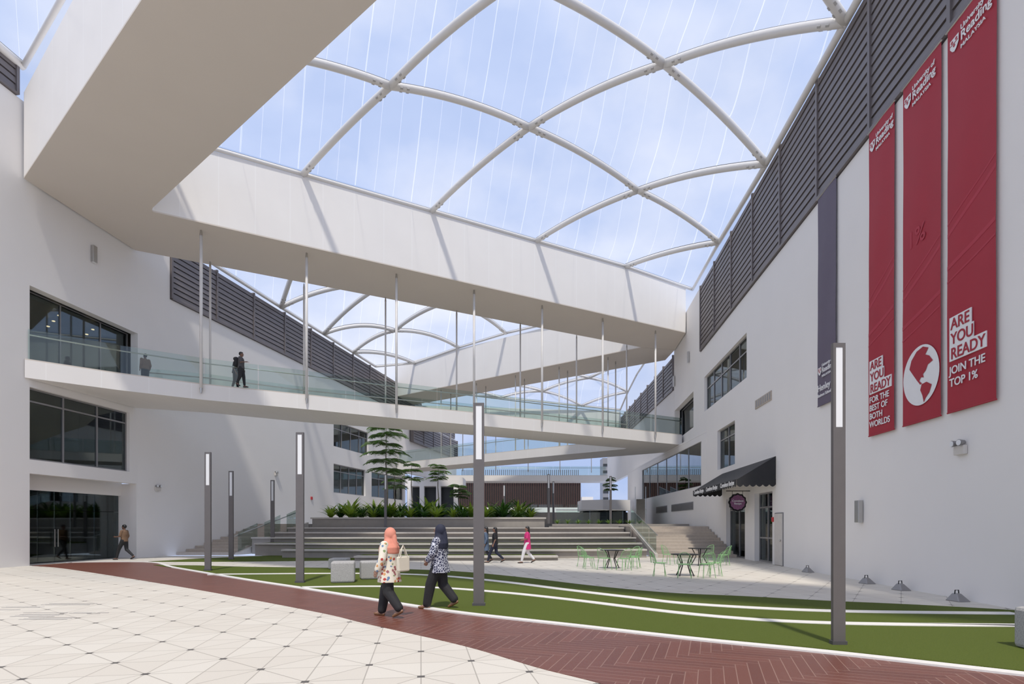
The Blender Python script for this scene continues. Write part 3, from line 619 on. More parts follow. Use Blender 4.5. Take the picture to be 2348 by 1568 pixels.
for i,(x,y,lb) in enumerate(spots):
    p=G(x,y); 
    if i==0: LP.location=(p.x,p.y,.02); LP['label']=lb; o=LP
    else: o=dup(LP,(p.x,p.y,.02 if i in(1,2,3) else 0),0,lb)
    o.rotation_euler.z=0; o.scale=(1.1 if i else .84,1.1 if i else .84,1.0 if i<2 else 1.04)
for x,Y,z,lb in ((884,36.0,1.55,'distant lamp post in front of the tall feathery tree'),(1156,48.5,1.78,'thin distant lamp post behind the planter at centre'),(1258,38.3,1.78,'distant lamp post right of the planter, left one of a close pair'),(1269,44.5,1.78,'distant lamp post, right one of a close pair'),(1400,39.8,1.78,'distant lamp post before the curved white ramp')):
    dup(LP,((x-CX)/F*Y,Y,z),0,lb,.84)
# ---------------------------------------------------------------- stone cubes, wedge lights
for (x,y,wd,hh,lb,rz) in ((779,1338,.66,.60,'left speckled stone cube near the lamp post',.25),(843,1330,.60,.55,'right stone cube beside the woman in the floral tunic',.35),(772,1306,.7,.40,'low stone cube behind the other two cubes',.1),(2450,1505,.50,.55,'speckled stone cube cut by the right edge of the view',.0)):
    p=G(x,y); o=MB().box(-wd/2,-wd/2,0,wd/2,wd/2,hh); o=o.build('stone_cube',M['stone'],bevel=.05); o.rotation_euler.z=rz; tag(o,lb,'seat')
    o.location=(p.x,p.y+wd/2,.02)
for (x,y,lb) in ((1875,1312,'smallest, farthest grey wedge floor light by the right wall'),(2003,1338,'second grey wedge floor light from the left by the right wall'),(2091,1353,'third grey wedge floor light from the left by the right wall'),(2221,1378,'nearest grey wedge floor light by the right wall')):
    p=G(x,y); r=thing('floor_light',lb,'floor light',(min(p.x,rwx(p.y)-.25),p.y,0),.1)
    MB().add([(-.15,-.18,0),(.15,-.18,0),(.15,.18,0),(-.15,.18,0),(-.05,-.03,.17),(.05,-.03,.17),(.05,.10,.17),(-.05,.10,.17)],[(0,3,2,1),(4,5,6,7),(0,1,5,4),(1,2,6,5),(2,3,7,6),(3,0,4,7)]).build('body',M['frame'],r,local=True,bevel=.02)
    MB().tube([(-.05,.03,.15),(-.04,.03,.24),(.04,.03,.24),(.05,.03,.15)],.012).build('handle',M['blackmetal'],r,local=True)
# ---------------------------------------------------------------- awning and sign
n_,f_=RW1.uY(23.05),RW1.uY(30.9); dep=1.62
r=thing('awning','black shop awning with scalloped edge on the right wall','awning',RW1.pt((n_+f_)/2,3.3,0))
m=MB().add([RW1.pt(n_,4.6,.02),RW1.pt(f_,4.6,.02),RW1.pt(f_,3.62,dep),RW1.pt(n_,3.62,dep),RW1.pt(n_,3.62,.02),RW1.pt(f_,3.62,.02)],[(0,1,2,3),(0,3,4),(1,5,2)]); m.build('canvas',M['awning'],r)
def scal(mb,P,Q,n):
    for k in range(n):
        a=P.lerp(Q,k/n); b=P.lerp(Q,(k+1)/n)
        pts=[a,b,b-Vector((0,0,.24))]
        for q in range(1,6): t=1-q/6; c=a.lerp(b,t); pts.append(c-Vector((0,0,.24+.09*math.sin(math.pi*t))))
        pts+=[a-Vector((0,0,.24))]; mb.add(pts,[tuple(range(len(pts)))])
m=MB(); scal(m,RW1.pt(n_,3.64,dep+.01),RW1.pt(f_,3.64,dep+.01),24); scal(m,RW1.pt(n_-.01,3.64,.02),RW1.pt(n_-.01,3.64,dep),6); scal(m,RW1.pt(f_+.01,3.64,.02),RW1.pt(f_+.01,3.64,dep),6); m.build('valance',M['awning'],r)
for k in range(3): text('Comeleon Recipe',.29,RW1,f_-.3-k*2.6,3.42,M['white'],r,'lettering',off=dep+.02)
c=RW1.pt(RW1.uY(26.2),2.78,.62)
r=thing('hanging_sign','round dark sign with a scalloped pink face hanging under the awning','sign',tuple(c))
def disc(mb,rad,y0,y1,wob=0,n=48):
    P=[(c.x+(rad+wob*math.cos(12*2*math.pi*k/n))*math.cos(2*math.pi*k/n),c.z+(rad+wob*math.cos(12*2*math.pi*k/n))*math.sin(2*math.pi*k/n)) for k in range(n)]
    mb.add([(x,c.y+y0,z) for x,z in P]+[(x,c.y+y1,z) for x,z in P],[tuple(range(n)),tuple(range(2*n-1,n-1,-1))]+[(k,(k+1)%n,n+(k+1)%n,n+k) for k in range(n)]); return mb
disc(MB(),.43,-.03,.03,.02).build('board',M['blackmetal'],r); disc(MB(),.35,-.045,-.03,.015).build('face',M['pink'],r)
MB().tube([c+Vector((.60,0,.55)),c+Vector((-.55,0,.55))],.02).tube([c+Vector((-.25,0,.55)),c+Vector((-.25,0,.32))],.012).tube([c+Vector((.25,0,.55)),c+Vector((.25,0,.32))],.012).build('bracket',M['blackmetal'],r)
w_=Wall(0,0,1); w_.o=Vector((c.x,c.y)); w_.d=Vector((1,0)); w_.n=Vector((0,-1))
text('Comeleon',.13,w_,0,.03+c.z,M['white'],r,'lettering',off=.05,align='CENTER'); text('Recipe',.13,w_,0,-.10+c.z,M['white'],r,'lettering',off=.05,align='CENTER')
# ---------------------------------------------------------------- banners
BZ=[4.24,13.1]
def cloth(t,s): return .07+.007*math.sin(t*7+s*5)+.003*math.sin(s*19+t*3)
def banner(x0,x1,z0,z1,mat,label):
    u1,u0=uw(x0),uw(x1); r=thing('banner',label,'banner',RW1.pt((u0+u1)/2,z0,0)); n,mv=10,40; vs=[]
    for j in range(mv+1):
        for i in range(n+1):
            t=i/n; s=j/mv; vs.append(RW1.pt(u0+(u1-u0)*t,z0+(z1-z0)*s,cloth(t,s)))
    MB().add(vs,[(j*(n+1)+i,j*(n+1)+i+1,(j+1)*(n+1)+i+1,(j+1)*(n+1)+i) for j in range(mv) for i in range(n)]).build('cloth',mat,r,smooth=True)
    MB().tube([RW1.pt(u0-.05,z1,.07),RW1.pt(u1+.05,z1,.07)],.03).build('hanging_pole',M['steel'],r); MB().tube([RW1.pt(u0,z0+.02,.07),RW1.pt(u1,z0+.02,.07)],.02).build('bottom_hem',mat,r)
    return r,u0,u1
OF=.094
def crest(r,uL,z,s):
    m=MB(); P=[(-.5,.55),(.5,.55),(.5,-.1),(.25,-.45),(0,-.6),(-.25,-.45),(-.5,-.1)]
    vs=[RW1.pt(uL-s*.5-s*x,z+s*y,OF) for x,y in P]; m.add(vs,[tuple(range(7))]); m.build('shield_emblem',M['white'],r); m=MB()
    for x,y in ((-.25,.3),(.25,.3),(0,-.1)): 
        q=[RW1.pt(uL-s*.5-s*(x+.13*math.cos(a)),z+s*(y+.13*math.sin(a)),OF+.008) for a in [k*math.pi/3 for k in range(6)]]; m.add(q,[tuple(range(6))])
    m.pbox(RW1,uL-s*.95,uL-s*.05,z+s*.07,z+s*.12,OF+.004,OF+.009); m.build('shield_device',M['redline'],r)
def logo(r,uL,z,k=1.0):
    crest(r,uL-.04,z+.30*k,.28*k); text('University of',.17*k,RW1,uL-.38*k,z+.44*k,M['white'],r,off=OF); text('Reading',.29*k,RW1,uL-.38*k,z+.2*k,M['white'],r,off=OF); text('MALAYSIA',.125*k,RW1,uL-.38*k,z+.02*k,M['white'],r,off=OF,sx=1.3)
def ready(r,uL,zb,k,mat):
    m=MB(); 
    m.pbox(RW1,uL-.66*k,uL,zb+.66*k,zb+.98*k,OF-.02,OF).pbox(RW1,uL-.72*k,uL,zb+.33*k,zb+.66*k,OF-.02,OF).pbox(RW1,uL-1.08*k,uL,zb,zb+.33*k,OF-.02,OF); m.build('white_block',M['white'],r)
    for i,s in enumerate(('ARE','YOU','READY')): text(s,.35*k,RW1,uL-.05*k,zb+(.70-.33*i)*k,mat,r,off=OF+.008,sx=.92)
def stripes(r,u0,u1,segs):       # faint tone-on-tone flag lines lying on the cloth
    for q,(a,za,b,zb,wd) in enumerate(segs):
        n=16; vs=[]
        for i in range(n+1):
            f=i/n; T=a+(b-a)*f; zz=za+(zb-za)*f
            for dz in (0,wd): vs.append(RW1.pt(u1-(u1-u0)*T,zz+dz,cloth(1-T,(zz+dz-BZ[0])/(BZ[1]-BZ[0]))+.003+.0006*q))
        MB().add(vs,[(2*i,2*i+2,2*i+3,2*i+1) for i in range(n)]).build('printed_line',M['redline'],r,smooth=True)
FL=lambda z:[(0,z,1,z+.75,.10),(0,z+.28,1,z+1.03,.05),(0,z-.75,1,z-.35,.10),(0,z-1.05,1,z-.65,.05)]
r,u0,u1=banner(2180,2293,4.24,13.1,M['red'],'rightmost, widest-looking red banner ending JOIN THE TOP 1%')
ready(r,u1-.1,5.42,1.02,M['red']); text('JOIN THE',.255,RW1,u1-.1,5.12,M['white'],r,off=OF); text('TOP 1%',.255,RW1,u1-.1,4.84,M['white'],r,off=OF); logo(r,u1-.08,12.3,.98)
stripes(r,u0,u1,FL(8.3))
r,u0,u1=banner(2077,2165,4.24,13.1,M['red'],'middle red banner printed with a white globe'); logo(r,u1-.06,12.3,.95)
text('1%',.6,RW1,u1-.2,8.75,M['redline'],r,off=.0815,ext=0); stripes(r,u0,u1,FL(7.5))
cu=(u0+u1)/2-.02; cz=5.40; gr=.74
m=MB().add([RW1.pt(cu-gr*.93*math.cos(k*math.pi/24),cz+gr*math.sin(k*math.pi/24),OF+.0) for k in range(48)],[tuple(range(48))]); m.build('globe_disc',M['white'],r)
def blob(P): return MB().add([RW1.pt(cu-gr*.93*x,cz+gr*y,OF+.008) for x,y in P],[tuple(range(len(P)))])
blob([(-.62,.35),(-.5,.62),(-.2,.85),(.15,.92),(.45,.8),(.28,.62),(.5,.52),(.68,.32),(.42,.25),(.3,.08),(.15,.0),(.2,-.12),(.05,-.08),(-.05,-.18),(.1,-.3),(.0,-.32),(-.2,-.12),(-.4,.1)]).build('globe_land',M['red'],r)
blob([(.08,-.32),(.35,-.3),(.62,-.45),(.5,-.68),(.3,-.82),(.2,-.96),(.12,-.7),(.0,-.5)]).build('globe_land',M['red'],r)
r,u0,u1=banner(1998,2057,4.24,13.1,M['red'],'leftmost red banner ending FOR THE BEST OF BOTH WORLDS'); logo(r,u1-.06,12.3,.9); ready(r,u1-.08,5.45,.98,M['red'])
for i,s in enumerate(('FOR THE','BEST OF','BOTH','WORLDS')): text(s,.24,RW1,u1-.08,5.2-.235*i,M['white'],r,off=OF)
stripes(r,u0,u1,FL(7.9))
r,u0,u1=banner(1880,1922,5.8,13.1,M['purple'],'slim purple-grey banner left of the red ones'); logo(r,u1-.03,6.75,.85); text('Henley',.32,RW1,u1-.04,6.32,M['white'],r,off=OF); text('Business School',.15,RW1,u1-.04,6.12,M['white'],r,off=OF)
# ---------------------------------------------------------------- tables and chairs
tb=thing('cafe_table','round black cafe table at left with green chairs','table')
m=MB(); m.tube([(0,0,.70),(0,0,.725)],.46,28); m.build('tabletop',M['blackmetal'],tb,local=True)
for k in range(4):
    a=k*math.pi/2+.4; MB().tube([(.30*math.cos(a),.30*math.sin(a),.70),(.14*math.cos(a),.14*math.sin(a),.38),(.33*math.cos(a),.33*math.sin(a),0.01)],.02,6).build('leg',M['blackmetal'],tb,local=True)
tp=G(1403,1303); tb.location=(tp.x,tp.y,0)
t2_=G(1571,1320); dup(tb,(t2_.x,t2_.y,0),.3,'nearest round black cafe table among green wire chairs'); t3_=G(1604,1296); dup(tb,(t3_.x,t3_.y,0),.7,'farthest round black cafe table behind the nearest one')
ch=thing('wire_chair','x','chair',(0,0,0),0,'green wire chairs on the plaza')
def ring(P): return P+[P[0]]
m=MB(); N=16; pts=[(.21*math.cos(2*math.pi*k/N),.21*math.sin(2*math.pi*k/N),.44) for k in range(N)]; m.tube(ring(pts),.009,6)
for k in range(-3,4):
    y=.055*k; q=math.sqrt(max(0,.21**2-y*y)); m.tube([(-q,y,.44),(q,y,.44)],.004,4)
    m.tube([(y,-q,.44),(y,q,.44)],.004,4)
m.build('seat',M['green'],ch,local=True)
m=MB(); out=[]
for k in range(13):
    a=R(105+150*k/12); hh=.46+.37*math.sin(math.pi*k/12)**.6; out.append((.24*math.cos(a)-.02-(.06 if 3<k<9 else .02),.24*math.sin(a),hh))
m.tube(out,.009,6)
for k in range(1,12): x,y,z=out[k]; m.tube([(x*.85,y*.85,.44),(x,y,z)],.004,4)
for f in (.35,.68): m.tube([(x*(.85+.15*f),y*(.85+.15*f),.44+(z-.44)*f) for x,y,z in out],.004,4)
m.build('backrest',M['green'],ch,local=True)
for sx in (-1,1):
    for sy in (-1,1): MB().tube([(.13*sx,.15*sy,.44),(.21*sx,.20*sy,.01),(.17*sx,.21*sy,.01),(.15*sx,.17*sy,.43)],.0075,5).build('leg',M['green'],ch,local=True)
cs=[(tp,-2.9,.95),(tp,-2.1,.8),(tp,-1.3,1.0),(tp,-.1,.85),(tp,.6,1.15),(tp,2.4,1.3),(t2_,3.3,.9),(t2_,-1.9,.85),(t2_,-1.0,.85),(t2_,-.1,.95),(t3_,2.8,1.25),(t3_,.9,.95),(t3_,-.0,1.0)]
clab=['green wire chair left of the left cafe table','green wire chair at the near left of the left cafe table','green wire chair in front of the left cafe table','green wire chair right of the left cafe table','green wire chair at the far right of the left cafe table','green wire chair set back behind the left cafe table','green wire chair left of the nearest cafe table','green wire chair at the near left of the nearest cafe table','green wire chair at the near right of the nearest cafe table','green wire chair right of the nearest cafe table','green wire chair left of the farthest cafe table','green wire chair behind the farthest cafe table','green wire chair right of the farthest cafe table']
for i,(p,a,d) in enumerate(cs):
    loc=(p.x+d*math.cos(a),p.y+d*math.sin(a),0); rz=a+math.pi+random.uniform(-.5,.5)
    if i==0: ch.location=loc; ch.rotation_euler.z=rz; ch['label']=clab[0]
    else: dup(ch,loc,rz,clab[i])
# ---------------------------------------------------------------- planter and planting
r=thing('planter','long pale curved concrete planter on top of the seating steps','planter',(-5,38.5,0))
MB().prism(arc(36.6,-13.6,2.2,.8)+[(2.4,47),(-14,47)],0,2.12).build('planter_wall',M['concrete'],r); MB().prism(arc(36.5,-13.7,2.3,.8)+arc(36.95,-13.7,2.3,.8)[::-1],2.12,2.22).build('coping',M['coping'],r); MB().prism(arc(37.0,-13.4,2.0,.8)+[(2.3,46.8),(-13.8,46.8)],2.12,2.16).build('soil',M['soil'],r)
def plant(name,label,mat,n,L,wd,up,droop,seed,grp):
    random.seed(seed); m=MB()
    for k in range(n):
        a=2*math.pi*k/n+random.uniform(-.2,.2); l=L*random.uniform(.7,1.1); e=up*random.uniform(.55,1.15); sg=6; x=z=0; el=e
        cx,sy=math.cos(a),math.sin(a); vs=[]
        for q in range(sg+1):
            t=q/sg; w=wd*math.sin(math.pi*min(1,t*.9+.1))*.5+.004; vs+= [(x*cx-w*sy,x*sy+w*cx,z+w*.25),(x*cx,x*sy,z),(x*cx+w*sy,x*sy-w*cx,z+w*.25)]
            x+=l/sg*math.cos(el); z+=l/sg*math.sin(el); el-=droop/sg
        fs=[]
        for q in range(sg):
            b=3*q; fs+= [(b,b+1,b+4,b+3),(b+1,b+2,b+5,b+4)]
        m.add(vs,fs)
    o=m.build(name,mat,smooth=False); tag(o,label,'plant',grp); return o
def place(proto,spots):
    first=True
    for (x,y,z,s) in spots:
        o=proto if first else proto.copy()
        if not first: COL.objects.link(o)
        first=False; o.location=(x,y,z); o.scale=(s,s,s); o.rotation_euler=(0,0,random.uniform(0,6.28))
random.seed(3)
A=plant('birds_nest_fern','yellow-green broad-leaved fern in the long planter',M['leafy'],22,1.3,.20,1.35,.9,1,'broad ferns in the long planter')
B=plant('leafy_shrub','dark green strappy shrub in the long planter',M['leafd'],38,1.3,.11,1.25,1.2,2,'dark shrubs in the long planter')
B2=plant('fine_leaved_shrub','mid-green fine-leaved bushy shrub in the long planter',M['leafm'],70,1.1,.06,1.35,1.7,9,'fine shrubs in the long planter')
def prow(n,x0,x1,y,s0,s1):
    return [(x0+(x1-x0)*(k+.5)/n+random.uniform(-.25,.25),y+.8*((x0+(x1-x0)*(k+.5)/n+4)/12)**2+random.uniform(-.2,.2),2.15,random.uniform(s0,s1)) for k in range(n)]
pa=prow(16,-13.0,1.6,38.0,.65,1.05); pb=prow(19,-12.8,1.3,39.3,.95,1.4); pc=prow(16,-12.8,1.3,41.5,1.05,1.65)
place(A,[q for i,q in enumerate(pa) if i%3==0 or i%7==1]+[q for i,q in enumerate(pb) if i%4==1]+[q for i,q in enumerate(pc) if i%5==2])
place(B,[q for i,q in enumerate(pa) if i%3==1 and i%7!=1]+[q for i,q in enumerate(pb) if i%4 in(0,2)]+[q for i,q in enumerate(pc) if i%5 in(0,3)])
place(B2,[q for i,q in enumerate(pa) if i%3==2 and i%7!=1]+[q for i,q in enumerate(pb) if i%4==3]+[q for i,q in enumerate(pc) if i%5 in(1,4)])
Cc=plant('low_grass_plant','low bright green clump on the terrace right of the planter',M['leafm'],22,.6,.06,1.2,1.0,5,'low clumps right of the planter')
place(Cc,[(3.2+.75*k,38.6+.1*k,1.78,.8) for k in range(9)])
def tree(x,Y,z0,ztop,rad,zc,label,seed,tiers=7):
    random.seed(seed); X=(x-CX)/F*Y; r=thing('feathery_tree',label,'tree',(X,Y,z0)); h=ztop-z0
    MB().tube([(0,0,0),(.05,.02,h*.3),(-.04,0,h*.6),(0,0,h*.95)],[.07*rad/2+.03,.05*rad/2+.025,.04,.015],8).build('trunk',M['trunk'],r,local=True,smooth=True)
    br=MB(); lf=MB()
    for t in range(tiers):
        f=t/(tiers-1); z=(zc-z0)+(h-(zc-z0))*f*.90; rr=rad*(1-.38*f**2)*random.uniform(.8,1.12)*( .75 if t==0 else 1); n=8
        for k in range(n):
            a=2*math.pi*k/n+random.uniform(-.35,.35)+t*1.3; L=rr*random.uniform(.6,1.15); c,s_=math.cos(a),math.sin(a); P=[]; zz=random.uniform(-.14,.14)
            for q in range(9): u=q/8; P.append(Vector((c*L*u,s_*L*u,z+zz+.62*L*u-.72*L*u*u)))
            br.tube(P,.010,4)
            for q in range(3,30):
                u=q/29; i=min(7,int(u*8)); p=P[i].lerp(P[i+1],u*8-i); ll=(.56*math.sin(math.pi*(.03+.90*u))+.05)*(.42+rad/4)
                for sd in (-1,1):
                    dx,dy=(-s_*sd*.92+c*.4),(c*sd*.92+s_*.4); e=p+Vector((dx*ll,dy*ll,-.30*ll+random.uniform(-.04,.04))); wv=Vector((c,s_,0))*.036*(.5+rad/4)
                    md=p.lerp(e,.5)+Vector((0,0,.05*ll)); lf.add([p,md-wv,e,md+wv],[(0,1,2,3)])
    br.build('branches',M['trunk'],r,local=True); lf.build('foliage',M['leaft'],r,local=True); return r
tree(886,40,2.15,9.2,2.25,5.7,'tallest feathery tree standing in the planter, crown above the walkway',1,6)
tree(944,46,2.15,7.0,1.35,5.6,'small feathery tree right of the tallest one',2,3)
tree(1005,45,2.15,6.6,1.35,5.5,'third feathery tree with a flat open crown',3,3)
tree(1052,44,2.15,4.9,1.4,4.0,'lowest feathery tree at the planter before the brown screen',4,3)
tree(905,46.3,2.15,6.3,1.4,4.9,'feathery tree half hidden behind the tallest one',6,3)
tree(1400,52,1.78,6.2,.9,5.0,'small distant tree near the curved ramp at right',5,3)
# ---------------------------------------------------------------- far buildings
r=thing('far_building','distant block with vertical brown slats across the end of the hall','building',(1,92,1.78))
def X(x,Y): return (x-CX)/F*Y
MB().box(X(1045,92),92.2,1.78,X(1332,92),100,9.5).build('wall',M['dark'],r); m=MB()
for k in range(70): a=X(1045,92)+k*.303; m.box(a,91.9,4.7,a+.13,92.2,9.3)
m.build('slat_screen',M['wood'],r); MB().box(X(1040,92),91.7,9.3,X(1336,92),92.2,9.55).build('coping',M['plaster'],r); MB().box(X(1040,92),91.5,3.9,X(1336,92),92.2,4.7).build('parapet',M['plaster'],r)
m=MB()
for k in range(60): a=X(1060,98)+k*.35; m.box(a,97,9.5,a+.12,97.1,11.6)
m.build('roof_screen',M['grey'],r)
r=thing('far_wing','distant white building wing with columns behind the trees','building',(-12,68,1.78))
MB().box(X(930,69),70,1.78,X(1045,69),71,6.6).build('wall',M['dark'],r); MB().box(X(925,68),68,6.6,X(1062,68),72,7.65).build('roof_slab',M['plaster'],r)
for x in (934,962,1000,1040): MB().box(X(x,68),68,1.78,X(x,68)+.55,68.6,6.6).build('column',M['plaster'],r)
r=thing('curved_ramp','pale curved ramp building with glass balustrade beyond the terrace','ramp',(6,58,1.78))
MB().prism([(X(1215,56),58),(X(1300,56),56),(X(1380,56),55),(X(1440,56),56),(X(1440,56),60),(X(1215,56),60)],1.78,3.0).build('lower_wall',M['concrete'],r)
MB().prism([(X(1335,56),56.5),(X(1380,56),55.2),(X(1445,56),56),(X(1445,56),60),(X(1335,56),60)],3.2,4.3).build('upper_wall',M['plaster'],r)
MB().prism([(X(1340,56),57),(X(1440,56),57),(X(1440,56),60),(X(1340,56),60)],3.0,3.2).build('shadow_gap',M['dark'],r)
MB().box(X(1215,56),57.8,3.0,X(1332,56),57.83,3.9).build('glass_panel',M['glass'],r)
MB().box(X(1372,56),54.7,1.78,X(1432,56),55.0,3.0).build('doorway',M['dark'],r)
r=thing('far_tower','slim distant grey apartment tower against the sky','building',(X(1388,130),130,1.78)); MB().box(X(1382,130),130,1.78,X(1396,130),134,17.8).build('wall',M['frame'],r)
for k in range(9): MB().box(X(1383,130),129.9,3+k*1.6,X(1395,130),130,3.6+k*1.6).build('window_strip',M['dark'],r)
o=MB().box(X(1336,85),86,1.78,12.8,87,6.2).build('parapet_wall',M['plaster']); tag(o,'distant white parapet wall at the hall end right of the brown slats','wall')
railing([(3.2,39.6),(8.2,40.2)],1.78,'low glass railing on the terrace right of the planter',.95)
# ---------------------------------------------------------------- people
def remesh(mb,name,mat,parent,vox,sm=3):
    me=mb.mesh(name); o=bpy.data.objects.new('tmp',me); COL.objects.link(o)
    a=o.modifiers.new('r','REMESH'); a.mode='VOXEL'; a.voxel_size=vox
    b=o.modifiers.new('s','SMOOTH'); b.factor=.5; b.iterations=sm
    dg=bpy.context.evaluated_depsgraph_get(); m2=bpy.data.meshes.new_from_object(o.evaluated_get(dg)); bpy.data.objects.remove(o)
    m2.name=name; m2.materials.clear(); m2.materials.append(mat); m2.polygons.foreach_set('use_smooth',[True]*len(m2.polygons))
    q=bpy.data.objects.new(name,m2); COL.objects.link(q); q.parent=parent; BASE[q]=Vector((0,0,0)); return q
V=Vector
def person(label,loc,face,h,top,trouser,shoe,skin='skin',head='hair_short',hem=.86,sleeve=1.0,scarf=None,vox=.011,
           stride=.28,la=None,ra=None,flare=.0,toph=.155,phase=1,fat=1.0,loose=0.0,headturn=0):
    r=thing('person',label,'person',loc,face); k=h/1.65; r.scale=(k,k,k); s=stride
    sg=phase
    fk=V((s*.62,.085*sg,.49)); fa=V((s*.95,.08*sg,.085)); bk=V((-s*.15,-.085*sg,.475)); ba=V((-s*1.15,-.08*sg,.175))
    legs=[[V((0,.085*sg,.90)),fk,fa],[V((0,-.085*sg,.90)),bk,ba]]
    toes=[fa+V((.15,.01*sg,-.055)),ba+V((.12,-.01*sg,-.135))]; heels=[fa+V((-.04,0,-.045)),ba+V((-.045,0,-.03))]
    SH=[V((0,.165,1.345)),V((0,-.165,1.345))]
    la=la or (V((-.06,.215,1.09)),V((.02,.225,.88))); ra=ra or (V((-.04,-.215,1.09)),V((.06,-.22,.88)))
    arms=[[SH[0],la[0],la[1]],[SH[1],ra[0],ra[1]]]
    b=MB(); b.loft([(0,0,.84,.08,.12),(0,0,.92,.105,.15),(0,0,1.05,.088,.122),(0,0,1.2,.105,.145),(0,0,1.33,.085,.14),(0,0,1.39,.05,.07)])
    b.limb([V((-.01,0,1.36)),V((.005,0,1.48))],[.055,.048]); b.limb([SH[0],SH[1]],[.05,.05])
    b.sph((.01,0,1.548),(.092,.073,.102),16,12); b.sph((.040,0,1.49),(.058,.052,.06),12,8); b.limb([V((.098,0,1.545)),V((.116,0,1.522))],[.009,.013]); b.sph((.085,0,1.447),(.016,.02,.015))
    for y in (-1,1): b.sph((.0,.075*y,1.535),(.018,.011,.032)); b.sph((.088,.032*y,1.56),(.014,.018,.008))
    for L,T,Hh in zip(legs,toes,heels):
        b.limb(L,[.082,.053,.036]); b.limb([Hh,L[2].lerp(T,.5)+V((0,0,-.01)),T],[.03,.033,.024])
    for i,A in enumerate(arms):
        b.limb(A,[.045,.036,.024]); d=(A[2]-A[1]).normalized(); fw=V((1,0,0)); fw=(fw-d*fw.dot(d)).normalized(); inn=d.cross(fw)*(1 if i else -1)
        if inn.y*(1 if i else -1)<0: inn=-inn
        w0=A[2]; b.limb([w0,w0+d*.035,w0+d*.075],[.022,.026,.024]); 
        for q in (-.6,.6): b.limb([w0+d*.04+fw*.018*q,w0+d*.08+fw*.033*q],[.018,.016])
        for q,(o_,ln) in enumerate(((-.030,.052),(-.010,.068),(.010,.072),(.030,.062))):
            p0=w0+d*.085+fw*o_; b.limb([p0,p0+d*ln*.5+inn*.006,p0+d*ln*.95+inn*.022],[.0095,.009,.0075])
        p0=w0+d*.03+fw*.026; b.limb([p0,p0+fw*.026+d*.028+inn*.01,p0+fw*.03+d*.06+inn*.018],[.011,.010,.0085])
    remesh(b,'body',M[skin],r,vox*.8,2)
    for y in (-1,1): MB().sph((.0905,.030*y,1.545),(.010,.014,.008)).build('eye',M['hair'],r,local=True,smooth=True)
    MB().sph((.098,0,1.483),(.010,.022,.007)).build('mouth',M['lip'],r,local=True,smooth=True)
    t=MB(); t.loft([(0,0,.80,.10*fat,.15*fat),(0,0,.92,.118*fat,.165*fat),(0,0,1.02,.105*fat,.145*fat)])
    for L in legs:
        hemp=L[1].lerp(L[2],.93); t.limb([L[0],L[1],hemp],[.098*fat,(.072+flare*.5)*fat,.052+flare])
    remesh(t,'trousers',M[trouser],r,vox)
    for L,T,Hh in zip(legs,toes,heels):
        m=MB().limb([Hh+V((0,0,-.012)),L[2].lerp(T,.55)+V((0,0,-.025)),T+V((.01,0,-.003))],[.032,.036,.027]); remesh(m,'shoe',M[shoe],r,.012,2)
    t=MB(); rings=[(0,0,1.41,.055,.075),(0,0,1.375,.085,.135),(0,0,1.31,.108*fat,.172*fat),(0,0,1.2,.125*fat,.172*fat),(0,0,1.06,.118*fat,.155*fat)]
    if hem<1.0:
        n=4
        for i in range(1,n+1): f=i/n; rings.append((-.01*f,0,1.06+(hem-1.06)*f,.118*fat+(toph-.118*fat)*f,.155*fat+(toph*1.22-.155*fat)*f))
    rings=rings[::-1]; ns=24; vs=[]
    for ri,(x,y,z,rx,ry) in enumerate(rings):
        amp=loose*max(0,1-(z-hem)/.5)
        for q in range(ns*2): a=math.pi*q/ns; kk=1+amp*math.sin(a*7+z*4); vs.append((x+rx*kk*math.cos(a),y+ry*kk*math.sin(a),z))
    mm=len(rings); n2=ns*2
    t.add(vs,[(i*n2+q,i*n2+(q+1)%n2,(i+1)*n2+(q+1)%n2,(i+1)*n2+q) for i in range(mm-1) for q in range(n2)]+[tuple(range(n2-1,-1,-1)),tuple((mm-1)*n2+q for q in range(n2))])
    for A in arms:
        if sleeve>=1: P=[A[0],A[1],A[1].lerp(A[2],.92)]; Rr=[.070*fat,.060*fat,.046+flare*.5]
        else: P=[A[0],A[0].lerp(A[1],.5),A[0].lerp(A[1],.85)]; Rr=[.066,.058,.056]
        t.limb(P,Rr)
    remesh(t,'top',M[top],r,vox)
    if scarf:
        m=MB(); m.sph((-.018,0,1.555),(.112,.098,.122),20,14); m.sph((.018,0,1.50),(.078,.088,.10),16,10)
        m.loft([(.0,0,1.14,.10*fat,.12*fat),(.01,0,1.20,.145*fat,.18*fat),(0,0,1.30,.142*fat,.19*fat),(0,0,1.38,.11,.145),(0,0,1.46,.09,.094),(0,0,1.52,.085,.085)])
        m.limb([V((-.13,.0,1.30)),V((-.10,0,1.5))],[.05,.05]); remesh(m,'headscarf',M[scarf],r,vox,4)
    else:
        m=MB(); m.sph((-.014,0,1.572),(.097,.083,.10),18,12); m.sph((.035,0,1.615),(.055,.07,.04))
        if head=='hair_long': m.loft([(-.075,0,1.18,.02,.05),(-.085,0,1.3,.032,.08),(-.072,0,1.42,.045,.088),(-.045,0,1.54,.06,.086)])
        remesh(m,'hair',M['hair'],r,vox,2)
    return r
pw=G(893,1415); person('woman in salmon headscarf, floral tunic and black trousers walking on the red path',(pw.x,pw.y,.006),R(158),1.60,'floral','black','shoe',hem=.66,scarf='peach',vox=.010,stride=.24,flare=.03,toph=.205,phase=-1,ra=(V((.02,-.26,1.10)),V((.13,-.24,.93))),la=(V((-.03,.27,1.1)),V((.06,.29,.9))),fat=1.2,loose=.05)
